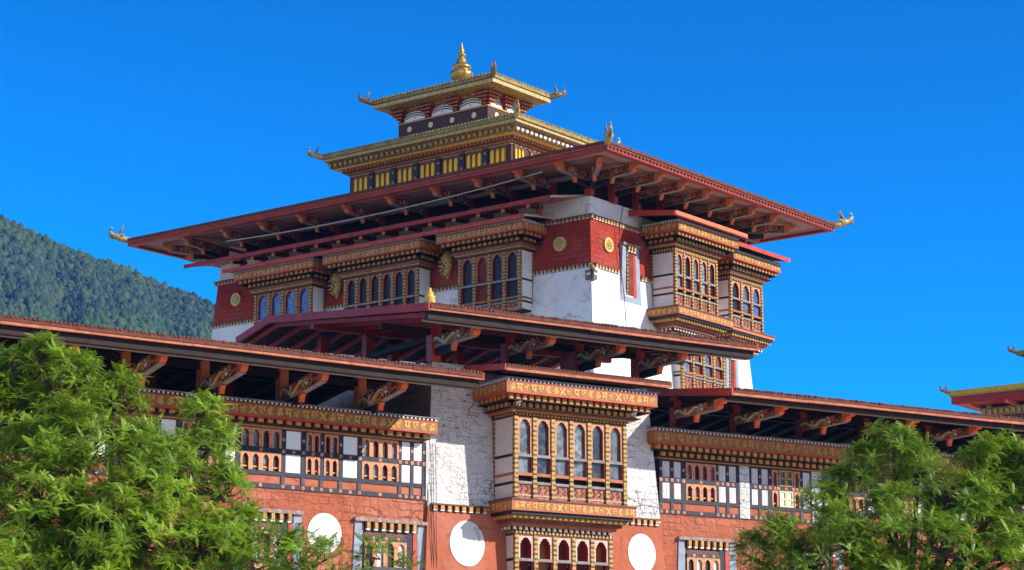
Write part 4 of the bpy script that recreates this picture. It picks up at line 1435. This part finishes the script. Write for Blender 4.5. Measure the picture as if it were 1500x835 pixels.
# small roof just over the bay
def slab_roof(parent, u0, u1, nf, nb, ve, vb, loc, name="roof"):
    mb = MB()
    mb.prism_x([(nf, ve - .12), (nf, ve), (nb, vb), (nb, vb - .12)], u0, u1, "roof_sheet")
    mb.fb(u0 - .01, u1 + .01, ve - .10, ve + .012, nf + .002, nf + .05, "rust_tile_edge")
    mb.fb(u0 - .01, u1 + .01, ve - .20, ve - .103, nf - .05, nf + .035, "orange_fascia")
    mb.fb(u0, u1, ve - .25, ve - .203, nf - .35, nf - .06, "dark_wood")
    n = int((u1 - u0) / .14)
    for k in range(n):
        c = u0 + (k + .5) * (u1 - u0) / n
        mb.fb(c - .045, c + .045, ve - .02, ve + .035, nf - .1, nf + .07, "rust_tile_edge")
    for a, c in ((u0 - .08, u0 - .012), (u1 + .012, u1 + .08)):
        mb.prism_x([(nf + .02, ve - .19), (nf + .02, ve + .02), (nb, vb + .02), (nb, vb - .19)], a, c, "bright_red_wood")
    o = mb.build(name, parent, loc)
    s = MB(); s.prism_x([(nf - .06, ve - .17), (nf - .06, ve - .125), (nb, vb - .125), (nb, vb - .17)], u0 + .02, u1 - .02, "dark_planks"); s.build("soffit", o)
    return o
slab_roof(block, -1.02, 5.98, 2.52, -.2, 3.60, 3.94, lF, "bay_roof")
# big attic roof over the middle block
nf = 4.0
roofM = gable_roof(block, -4.95, 8.8, nf, -10.7, 5.06, 6.60, lF, beam=.26, nm=-7.9, raft="crimson_wood")
ups = [-2.35, .75, 3.75, 6.5]
attic_posts(block, ups, -.2, 3.98, 5.4, lF, s=.19, mat="bright_red_wood")
attic_posts(block, [-2.35, .75, 3.75, 6.5], -5.0, 3.98, 5.95, lF, s=.17, mat="red_wood")
attic_posts(block, [-2.35, .75, 3.75], -8.6, 3.98, 6.2, lF, s=.17, mat="red_wood")
mb = MB()
mb.fb(-4.5, 8.6, 4.92, 5.14, -.32, -.08, "dark_wood")
mb.fb(-4.7, 8.6, 5.70, 5.93, -5.12, -4.88, "red_wood")
for u in ups[:1]:
    mb.fb(u - .1, u + .1, 4.75, 4.95, -9, -.45, "dark_wood")
mb.build("attic_beam", block, lF)
for u in ups:
    place(BR_FLAT, "rafter_bracket", block, (u + .02, .1, FZ + 4.46))
# golden ornament on the ridge end of that roof
mb = MB()
mb.lathe([(.15, 0), (.19, .06), (.17, .22), (.19, .27), (.10, .32), (.13, .38), (.08, .44), (.04, .49), (.06, .53), (.02, .57)], (0, 0, 0), "bright_gold_paint", 14)
mb.build("roof_finial", block, (-4.75, -3.6, FZ + 5.12))

# ---------------- wing on the viewer's right
wing2 = thing("wing_building", "orange red wing with white shuttered gallery and open attic behind the right tree", "building", tuple(oR), azR)
mb = MB(); mb.fb(.1, 30, -FZ, -.78, -9, 0, "red_plaster"); mb.build("wall", wing2, lF)
mb = MB(); mb.fb(.12, 30, -.78, 1.66, -9, -.06, "dark_wood"); mb.fb(.12, 30, 1.661, 1.75, -9, .0, "dark_wood"); mb.build("gallery_core", wing2, lF)
cellsR = [(.46, .82, "white", "shutter_planks"), (.98, 1.33, "white", "shutter_planks"), (1.52, 2.92, "arch", 4), (3.05, 3.40, "white", "shutter_planks"), (3.54, 3.88, "white", "shutter_planks"),
          (4.60, 4.92, "white", "shutter_planks"), (5.08, 5.40, "white", "shutter_planks"), (5.56, 5.86, "arch", 1), (5.9, 6.58, "shutter"), (6.62, 6.92, "arch", 1), (7.08, 7.44, "white", "shutter_planks"),
          (8.1, 8.5, "white"), (8.7, 10.1, "arch", 4), (10.3, 10.66, "white"), (11.2, 12.6, "arch", 4), (12.8, 13.2, "white"), (13.5, 14.9, "arch", 4), (15.1, 15.5, "white"), (15.7, 17.1, "arch", 4)]
lattice(wing2, cellsR, [(.58, 1.20), (-.22, .40)], .32, 20, 1.42, -.78, lF)
for a, c in ((4.02, 4.48), (7.5, 8.0)):
    mb = MB(); mb.fb(a, c, -.76, 1.40, .0, .06, "rough_white_plaster"); mb.build("plaster_strip", wing2, lF)
cornice(wing2, .30, 20, .05, 2.22, .62, lF, 0, frieze_h=.46, rows=2, row_h=.215, step=.32, mould_h=.05, ltr=.32, board="ochre_board", letter="gold_paint")
niche(wing2, 1.16, 3.75, -4.4, -1.72, lF, 0, n=.0, fw=.30, taper=.12, mode="win")
niche(wing2, 6.4, 8.9, -4.4, -1.72, lF, 0, n=.0, fw=.30, taper=.12, mode="win")
roofR = gable_roof(wing2, 1.05, 30, 3.8, -11.6, 3.42, 4.45, lF, beam=.13, eh=.12, fh=.10, barge="bright_red_wood")
ups = [1.3, 4.1, 7.3, 10.5, 13.7, 16.9, 20.1, 23.3]
attic_posts(wing2, ups, -.25, 1.75, 3.7, lF, mat="red_wood")
attic_posts(wing2, ups, -4.2, 1.75, 4.1, lF, mat="red_wood")
mb = MB(); mb.fb(.4, 28, 3.3, 3.52, -.36, -.14, "dark_wood"); mb.fb(.4, 28, 3.9, 4.12, -4.3, -4.1, "dark_wood"); mb.build("attic_beam", wing2, lF)
for u in ups:
    place(BR_LOW, "rafter_bracket", wing2, (u, .15, FZ + 2.86))

# bundle of cables down the joint of wing and block
cb = MB()
for k, du in enumerate((-.03, .05, .16)):
    cb.tube([(du, -.09 - .01 * k, FZ + 1.0), (du + .03, -.12, FZ - .6), (du + .05, -.10, FZ - 1.6), (du + .06, -.13, FZ - 2.6), (du + .1, -.12, FZ - 6)], .011, "cable_dark", 5)
o = cb.build("cable_bundle", None)
o.location = tuple(oL + nC * .12); o.rotation_euler = (0, 0, rad(90 - azC))
tag(o, "three dark cables running down the orange wall beside the left white disc of the block", "cables")

# ------------------------------------------------------------------ far pavilion at the right edge
F_ = 3326.0
def ray(x, y):
    f = Vector((0, math.cos(PITCH), math.sin(PITCH))); up = Vector((0, -math.sin(PITCH), math.cos(PITCH)))
    d = f * F_ + Vector((1, 0, 0)) * (x - 750.0) - up * (y - 417.5)
    return d / d.y
def at(x, y, Y):
    """point seen at photo pixel (x, y) at distance Y ahead of the camera"""
    return Vector((0, 0, 1.7)) + ray(x, y) * Y
c0 = at(1388, 573, 140.0)
az_p = 38.0
ax, ay = dirv(az_p), dirv(az_p - 90)
PX, PY = 9.0, 15.0
org = c0 - ay * PY
pav = thing("pavilion", "distant shrine lantern with a yellow roof edge beyond the right wing roof", "pavilion", (org.x, org.y, 0), az_p)
zp = c0.z
mb = MB(); zz = zp
for h, inset, mat in ((.30, 0, "yellow_roof"), (.08, .08, "pale_gilding"), (.45, .15, "crimson_wood")):
    mb.ring(0 + inset, PX - inset, inset, PY - inset, zz - h + .003, zz, .35, mat); zz -= h
wx = PX / 2
r0, r1 = (PX / 2, wx, zp + .35), (PX / 2, PY - wx, zp + .35)
E = [(.03, .03, zp + .004), (PX - .03, .03, zp + .004), (PX - .03, PY - .03, zp + .004), (.03, PY - .03, zp + .004)]
mb.poly([E[0], E[1], r0], "yellow_roof"); mb.poly([E[1], E[2], r1, r0], "yellow_roof"); mb.poly([E[2], E[3], r1], "yellow_roof"); mb.poly([E[3], E[0], r0, r1], "yellow_roof")
rp = mb.build("roof", pav)
mb = MB()
mb.ring(.25, PX - .25, .25, PY - .25, zz - .02, zz + .1, 2.6, "bright_red_wood")
for k in range(6):
    y = 1.2 + k * 2.5
    mb.box(.3, 2.4, y - .12, y + .12, zz - .22, zz - .025, "orange_wood")
mb.build("soffit", rp)
mb = MB()
mb.box(2.0, PX - 2.0, 2.0, PY - 2.0, zp - 12, zz - .02, "plum_paint")
mb.ring(1.45, PX - 1.45, 1.45, PY - 1.45, zz - .75, zz - .24, .6, "carved_gold", flare=.1)
n = 30
for k in range(n):
    c = 1.5 + (k + .5) * (PY - 3) / n
    mb.box(1.38, 1.46, c - .13, c + .13, zz - .66, zz - .36, "pale_gilding")
mb.ring(1.75, PX - 1.75, 1.75, PY - 1.75, zz - 1.1, zz - .76, .3, "brown_wood")
mb.ring(1.85, PX - 1.85, 1.85, PY - 1.85, zz - 1.5, zz - 1.102, .3, "plum_paint")
mb.box(-1.0, PX + 1.0, -1, PY + 1, 0, zp - 12.003, "white_plaster")
bp = mb.build("wall", pav)
for k in range(6):
    y = 3.0 + k * 1.8
    g = MB(); arch_plate(g, -.8, .8, -3.4, -1.75, .5, 0, .10, .06, "brown_wood", "plum_paint", .1); g.fb(-.78, .78, -3.4, -1.8, .02, .03, "yellow_paint")
    g.build("arched_window", bp, (2.0, y, zz), ra)
u2x0, u2x1, u2y0, u2y1, z3 = 1.7, PX - 1.7, 2.2, PY - 3.9, zp + 2.35
mb = MB(); mb.ring(u2x0, u2x1, u2y0, u2y1, z3 - .25, z3, .4, "aged_gilding"); mb.ring(u2x0 + .3, u2x1 - .3, u2y0 + .3, u2y1 - .3, z3 - .6, z3 - .253, .4, "plum_paint", .3)
mb.box(u2x0 + 1.0, u2x1 - 1.0, u2y0 + 1, u2y1 - 1, zp + .6, z3 - .02, "plum_paint")
mb.poly([(u2x0 + .02, u2y0 + .02, z3 + .003), (u2x1 - .02, u2y0 + .02, z3 + .003), ((u2x0 + u2x1) / 2, (u2y0 + u2y1) / 2, z3 + .5)], "gold_sheet")
mb.poly([(u2x0 + .02, u2y1 - .02, z3 + .003), (u2x0 + .02, u2y0 + .02, z3 + .003), ((u2x0 + u2x1) / 2, (u2y0 + u2y1) / 2, z3 + .5)], "gold_sheet")
mb.poly([(u2x1 - .02, u2y0 + .02, z3 + .003), (u2x1 - .02, u2y1 - .02, z3 + .003), ((u2x0 + u2x1) / 2, (u2y0 + u2y1) / 2, z3 + .5)], "gold_sheet")
mb.poly([(u2x1 - .02, u2y1 - .02, z3 + .003), (u2x0 + .02, u2y1 - .02, z3 + .003), ((u2x0 + u2x1) / 2, (u2y0 + u2y1) / 2, z3 + .5)], "gold_sheet")
rp2 = mb.build("upper_roof", pav)
for par, x, y, z in ((rp, .1, PY - .1, zp - .1), (rp2, u2x0 + .1, u2y1 - .1, z3 - .1)):
    o = place(MAKD, "corner_dragon", par, (x, y, z), rad(-135)); o.scale = (.55, .55, .55)

# ------------------------------------------------------------------ ground, hill, forest
mb = MB()
mb.poly([(-9000, -3000, 0), (9000, -3000, 0), (9000, 12000, 0), (-9000, 12000, 0)], "bounce_gravel")
o = mb.build("ground", None); tag(o, kind="structure")

# hill: ridge follows the skyline of the photograph at its true distance
ridge_px = [(-420, 190), (-250, 215), (-100, 268), (0, 308), (60, 336), (120, 360), (190, 385), (260, 414), (320, 440), (420, 480), (560, 540), (760, 640), (1000, 790), (1250, 960)]
RID = [at(x, y, 1500 + 0.12 * (x + 420)) for x, y in ridge_px]
RID = [Vector((p.x, p.y, p.z - 9)) for p in RID]
def hill_point(s, t):
    """s along the ridge 0..1, t from the ridge (0) down to the valley floor (1); t<0 falls away behind"""
    k = s * (len(RID) - 1); i = min(int(k), len(RID) - 2); f = k - i
    p = RID[i].lerp(RID[i + 1], f)
    if t >= 0:
        d = Vector((.35, -1.0)) ; d.normalize()
        run = p.z * 1.75 * t
        g = 18 * math.sin(s * 34 + 2.2 * t) * t * (1 - t) * 2 + 11 * math.sin(s * 71 + 9 * t) * t * (1 - t) * 2
        return Vector((p.x + d.x * run, p.y + d.y * run, p.z * (1 - t) + g * (p.z / 400)))
    return Vector((p.x - 120 * -t, p.y + 900 * -t, p.z * (1 + t * .9)))
NSg, NTg = 70, 40
vs, fs = [], []
ts = [-1, -.5, -.15] + [k / (NTg - 4) for k in range(NTg - 3)]
for i in range(NSg):
    for t in ts:
        vs.append(tuple(hill_point(i / (NSg - 1), t)))
for i in range(NSg - 1):
    for j in range(NTg - 1):
        a = i * NTg + j
        fs.append((a, a + 1, a + NTg + 1, a + NTg))
me = bpy.data.meshes.new("hill"); me.from_pydata(vs, [], fs); me.materials.append(MATS["hill_grass"]); me.polygons.foreach_set("use_smooth", [True] * len(fs)); me.update()
o = bpy.data.objects.new("hill", me); COL.objects.link(o); tag(o, kind="structure")

def ico(sub):
    import bmesh
    bm = bmesh.new(); bmesh.ops.create_icosphere(bm, subdivisions=sub, radius=1.0)
    v = np.array([tuple(x.co) for x in bm.verts]); f = np.array([[y.index for y in x.verts] for x in bm.faces]); bm.free()
    return v, f
iv, jf = ico(1)
temps = []
for k in range(8):
    r = rng.normal(1, .24, len(iv))[:, None]
    v = iv * r
    v[:, 2] = v[:, 2] * 1.25 + .9
    tp = np.clip((v[:, 2] + .3) / 2.5, 0, 1)
    v[:, :2] *= (1.12 - .38 * tp)[:, None]
    temps.append(v)
VV, FF = [], []
off = 0
cnt = 0
while cnt < 20000:
    s = .10 + rng.random() * .62; t = rng.random() ** 1.25 * .50
    p = hill_point(s, t + .002)
    g = math.sin(p.x * .021 + 1.3) * math.sin(p.y * .017) + .5 * math.sin(p.x * .05 + p.y * .04)
    if g > 1.02 and t > .1: continue
    R = rng.uniform(1.3, 2.9) * (1.3 if rng.random() < .15 else 1)
    a = rng.random() * 6.28
    v = temps[rng.integers(8)]
    ca, sa = math.cos(a), math.sin(a)
    q = np.stack([(v[:, 0] * ca - v[:, 1] * sa) * R, (v[:, 0] * sa + v[:, 1] * ca) * R, v[:, 2] * R * rng.uniform(.95, 1.4) - R * .3], 1) + np.array(p)
    VV.append(q); FF.append(jf + off); off += len(v); cnt += 1
def np_mesh(name, V, Fc, mats, mi=None, smooth=False):
    me = bpy.data.meshes.new(name)
    me.vertices.add(len(V)); me.vertices.foreach_set("co", np.ascontiguousarray(V, dtype=np.float32).ravel())
    n = Fc.shape[1]
    me.loops.add(Fc.size); me.loops.foreach_set("vertex_index", Fc.astype(np.int32).ravel())
    me.polygons.add(len(Fc)); me.polygons.foreach_set("loop_start", np.arange(0, Fc.size, n, dtype=np.int32)); me.polygons.foreach_set("loop_total", np.full(len(Fc), n, dtype=np.int32))
    for x in mats: me.materials.append(MATS[x])
    me.update(calc_edges=True); me.validate()
    if smooth: me.polygons.foreach_set("use_smooth", [True] * len(Fc))
    return me
me = np_mesh("forest", np.concatenate(VV), np.concatenate(FF), ["forest_leaf"])
o = bpy.data.objects.new("forest", me); COL.objects.link(o); tag(o, kind="stuff")
o["label"] = "dense green forest covering the hillside"; o["category"] = "forest"

# ------------------------------------------------------------------ leafy trees
def frond_template(curve, pairs=10, lw=.058, ll=.165):
    """unit frond along +x, drooping with -z; pinnate leaflets as folded diamonds"""
    V, Fq = [], []
    def add(pts):
        b = len(V); V.extend(pts); Fq.append((b, b + 1, b + 2, b + 3))
    ctr = []
    for k in range(pairs + 1):
        t = k / pairs
        ang = curve[0] + (curve[1] - curve[0]) * t
        if k == 0: ctr.append((0, 0))
        else: ctr.append((ctr[-1][0] + math.cos(ang) / pairs, ctr[-1][1] + math.sin(ang) / pairs))
    for k in range(pairs):
        (x0, z0), (x1, z1) = ctr[k], ctr[k + 1]
        add([(x0, -.006, z0), (x1, -.005, z1), (x1, .005, z1), (x0, .006, z0)])
        t = (k + 1) / pairs
        L = ll * (math.sin(math.pi * (.12 + .80 * t)) * .85 + .25)
        for sy in (-1, 1):
            fw = .45
            tx, ty, tz = x1 + L * fw, sy * L * .88, z1 - L * .22
            mx, my, mz = (x1 + tx) / 2, (ty) / 2, (z1 + tz) / 2 + .012
            add([(x1, 0, z1), (mx + lw * .55, my - sy * lw * .35, mz), (tx, ty, tz), (mx - lw * .55, my + sy * lw * .35, mz)])
    x, z = ctr[-1]
    add([(x, 0, z), (x + ll * .4, -lw * .5, z - .02), (x + ll * .85, 0, z - .06), (x + ll * .4, lw * .5, z - .02)])
    return np.array(V), np.array(Fq)
TEMPL = [frond_template((.40, -.60)), frond_template((.25, -.45)), frond_template((.55, -.85)), frond_template((.10, -.30)), frond_template((.35, -.55), 9), frond_template((.30, -1.0), 11)]

def make_tree(name, label, base, trunk_top, blobs, flen, tips_k, leaf, seed, trunk_r=.28, spread=1.0, nfr=(9, 13), group=None, squash=1.0):
    r = np.random.default_rng(seed)
    root = thing(name, label, "tree", tuple(base), None, group)
    base = Vector(base)
    wood = MB()
    top = Vector(trunk_top)
    pts = [base, base.lerp(top, .35) + Vector((.12, .1, 0)), base.lerp(top, .7) + Vector((-.1, .05, 0)), top]
    wood.tube([tuple(p - base) for p in pts], [trunk_r * 1.3, trunk_r, trunk_r * .8, trunk_r * .6], "bark", 10)
    Vs, Fs = [], []; off = 0
    for c, R in blobs:
        c = Vector(c)
        # limb to the bough
        mid = top.lerp(c, .5) + Vector((r.normal(0, .15), r.normal(0, .15), -R * .15))
        wood.tube([tuple(p - base) for p in (top - Vector((0, 0, .2)), mid, c - Vector((0, 0, R * .2)))], [trunk_r * .45, trunk_r * .28, trunk_r * .14], "bark", 7)
        n = int(tips_k * R * R)
        ncl = max(5, int(15 * R + 3))
        subs = []
        for q in range(ncl):
            d = r.normal(0, 1, 3); d /= np.linalg.norm(d)
            if d[2] < -.35 and r.random() < .75: d[2] = -d[2]
            subs.append((d, r.uniform(.76, 1.15), r.uniform(.6, 1.25)))
        for q in range(n):
            sd_, sr_, sl_ = subs[q % ncl]
            if q % 4 < 1:
                sd_ = r.normal(0, 1, 3); sd_ /= np.linalg.norm(sd_); sr_ = r.uniform(.7, 1.05)
                if sd_[2] < -.4: sd_[2] *= -1
            d = sd_ + r.normal(0, .30, 3); d /= np.linalg.norm(d)
            rr = R * sr_ * (1 - .50 * r.random() ** 1.6)
            tip = np.array(c) + d * rr * np.array([1, 1, .92])
            if q % 4 == 0:
                m2 = np.array(c) + d * rr * .5 + r.normal(0, .08, 3) + np.array([0, 0, -.12])
                wood.tube([tuple(Vector(p) - base) for p in (c - Vector((0, 0, R * .15)), m2, tip)], [.024, .015, .007], "bark", 4, cap=False)
            axis = d * .65 + np.array([0, 0, .65]); axis /= np.linalg.norm(axis)
            a1 = np.cross(axis, [0.3, 1, .1]); a1 /= np.linalg.norm(a1); a2 = np.cross(axis, a1)
            kk_ = r.uniform(.75, 1.25); k = r.integers(nfr[0], nfr[1]); ph = r.random() * 6.28
            for j in range(k):
                an = ph + j * 2.4 + r.normal(0, .2)
                el = r.uniform(.0, .75) * (1 if j > 2 else 1.5)
                fwd = (a1 * math.cos(an) + a2 * math.sin(an)) * math.cos(el) + axis * math.sin(el)
                fwd /= np.linalg.norm(fwd)
                upv = axis + np.array([0, 0, .3]); side = np.cross(upv, fwd); side /= max(np.linalg.norm(side), 1e-6)
                upv = np.cross(fwd, side)
                L = flen * kk_ * r.uniform(.65, 1.15)
                tv, tf = TEMPL[r.integers(len(TEMPL))]
                M = np.stack([fwd, side, upv], 0) * L
                Vs.append(tv @ M + tip + fwd * .02 - np.array(base)); Fs.append(tf + off); off += len(tv)
    wood.build("trunk", root)
    me = np_mesh("crown", np.concatenate(Vs), np.concatenate(Fs), [leaf])
    o = bpy.data.objects.new("crown", me); COL.objects.link(o); o.parent = root
    return root

def blob_list(lst, Y0, seed):
    r = random.Random(seed)
    out = []
    for x, y, rp_, dy in lst:
        Y = Y0 + dy
        out.append((at(x, y, Y), rp_ * .93 / F_ * Y))
    return out
YL = 46.0
bl = blob_list([(62, 520, 40, .3), (30, 560, 62, .6), (110, 560, 55, .2), (165, 592, 56, .0), (205, 652, 44, -.3), (296, 602, 34, .3), (308, 650, 46, .2), (20, 640, 90, .4), (120, 660, 95, -.6), (225, 700, 85, -.9), (320, 720, 56, -.3),
                (345, 780, 55, -.5), (60, 740, 105, -.9), (180, 780, 110, -1.3), (290, 805, 80, -1.0), (370, 830, 48, -.6), (-60, 600, 90, .5), (-90, 720, 130, 0), (30, 850, 120, -1), (160, 890, 120, -1), (300, 900, 100, -.8)], YL, 1)
p0 = at(150, 1000, YL); 
make_tree("broadleaf_tree", "large bright green feathery tree in front of the left wing", (p0.x, p0.y, 0), (p0.x - .1, p0.y + .3, 4.6), bl, .245, 205, "leaf", 11, .34)
YR = 50.0
br_ = blob_list([(1308, 650, 38, .2), (1270, 690, 48, .3), (1345, 690, 50, .1), (1222, 712, 30, .2), (1205, 745, 42, 0), (1432, 682, 40, .6), (1478, 672, 38, .9), (1450, 668, 36, .4), (1500, 690, 46, .7), (1478, 730, 62, .6), (1440, 740, 50, -.2), (1400, 735, 58, -.3), (1310, 755, 62, -.6), (1240, 790, 56, -.8),
                (1140, 790, 40, -.4), (1100, 812, 34, -.3), (1180, 822, 48, -.7), (1380, 805, 64, -1), (1470, 810, 70, -.3), (1300, 840, 64, -1), (1560, 720, 90, .5), (1570, 830, 100, 0), (1130, 870, 60, -.5), (1230, 890, 80, -.8), (1370, 900, 90, -.8), (1480, 910, 90, -.5)], YR, 2)
p0 = at(1330, 1000, YR)
make_tree("broadleaf_tree", "open crowned green tree with dark branches in front of the right wing", (p0.x, p0.y, 0), (p0.x + .1, p0.y + .4, 4.8), br_, .26, 190, "darker_leaf", 23, .30)
YS = 44.0
bs = blob_list([(415, 805, 38, .2), (445, 815, 38, .2), (486, 812, 26, -.2), (548, 814, 26, 0), (598, 838, 20, .2), (520, 860, 45, 0), (440, 870, 55, .2)], YS, 3)
p0 = at(500, 1010, YS)
make_tree("young_tree", "slender young tree whose feathery tips rise before the left niche window", (p0.x, p0.y, 0), (p0.x, p0.y + .1, 4.2), bs, .33, 110, "darker_leaf", 31, .12, nfr=(6, 9))
YB = 30.0
bb = blob_list([(-25, 800, 34, 0), (-10, 840, 40, .2), (-60, 850, 60, 0)], YB, 4)
p0 = at(-40, 1010, YB)
make_tree("young_tree", "small leafy sapling peeking in at the lower left corner", (p0.x, p0.y, 0), (p0.x, p0.y + .05, 3.0), bb, .30, 120, "leaf", 41, .09)

# ------------------------------------------------------------------ air
HZ_DENS = 0.00011
hm = bpy.data.materials.new("haze"); hm.use_nodes = True; hm.node_tree.nodes.clear()
ho = hm.node_tree.nodes.new("ShaderNodeOutputMaterial"); hv = hm.node_tree.nodes.new("ShaderNodeVolumePrincipled")
hv.inputs["Color"].default_value = (.08, .34, 1.0, 1); hv.inputs["Density"].default_value = HZ_DENS; hv.inputs["Anisotropy"].default_value = 0.1
hm.node_tree.links.new(hv.outputs[0], ho.inputs[1])
hb = MB(); MATS["haze"] = hm
hb.box(-9200, 9200, -3200, 12200, -1.0, 470, "haze")
o = hb.build("haze", None); tag(o, kind="stuff")
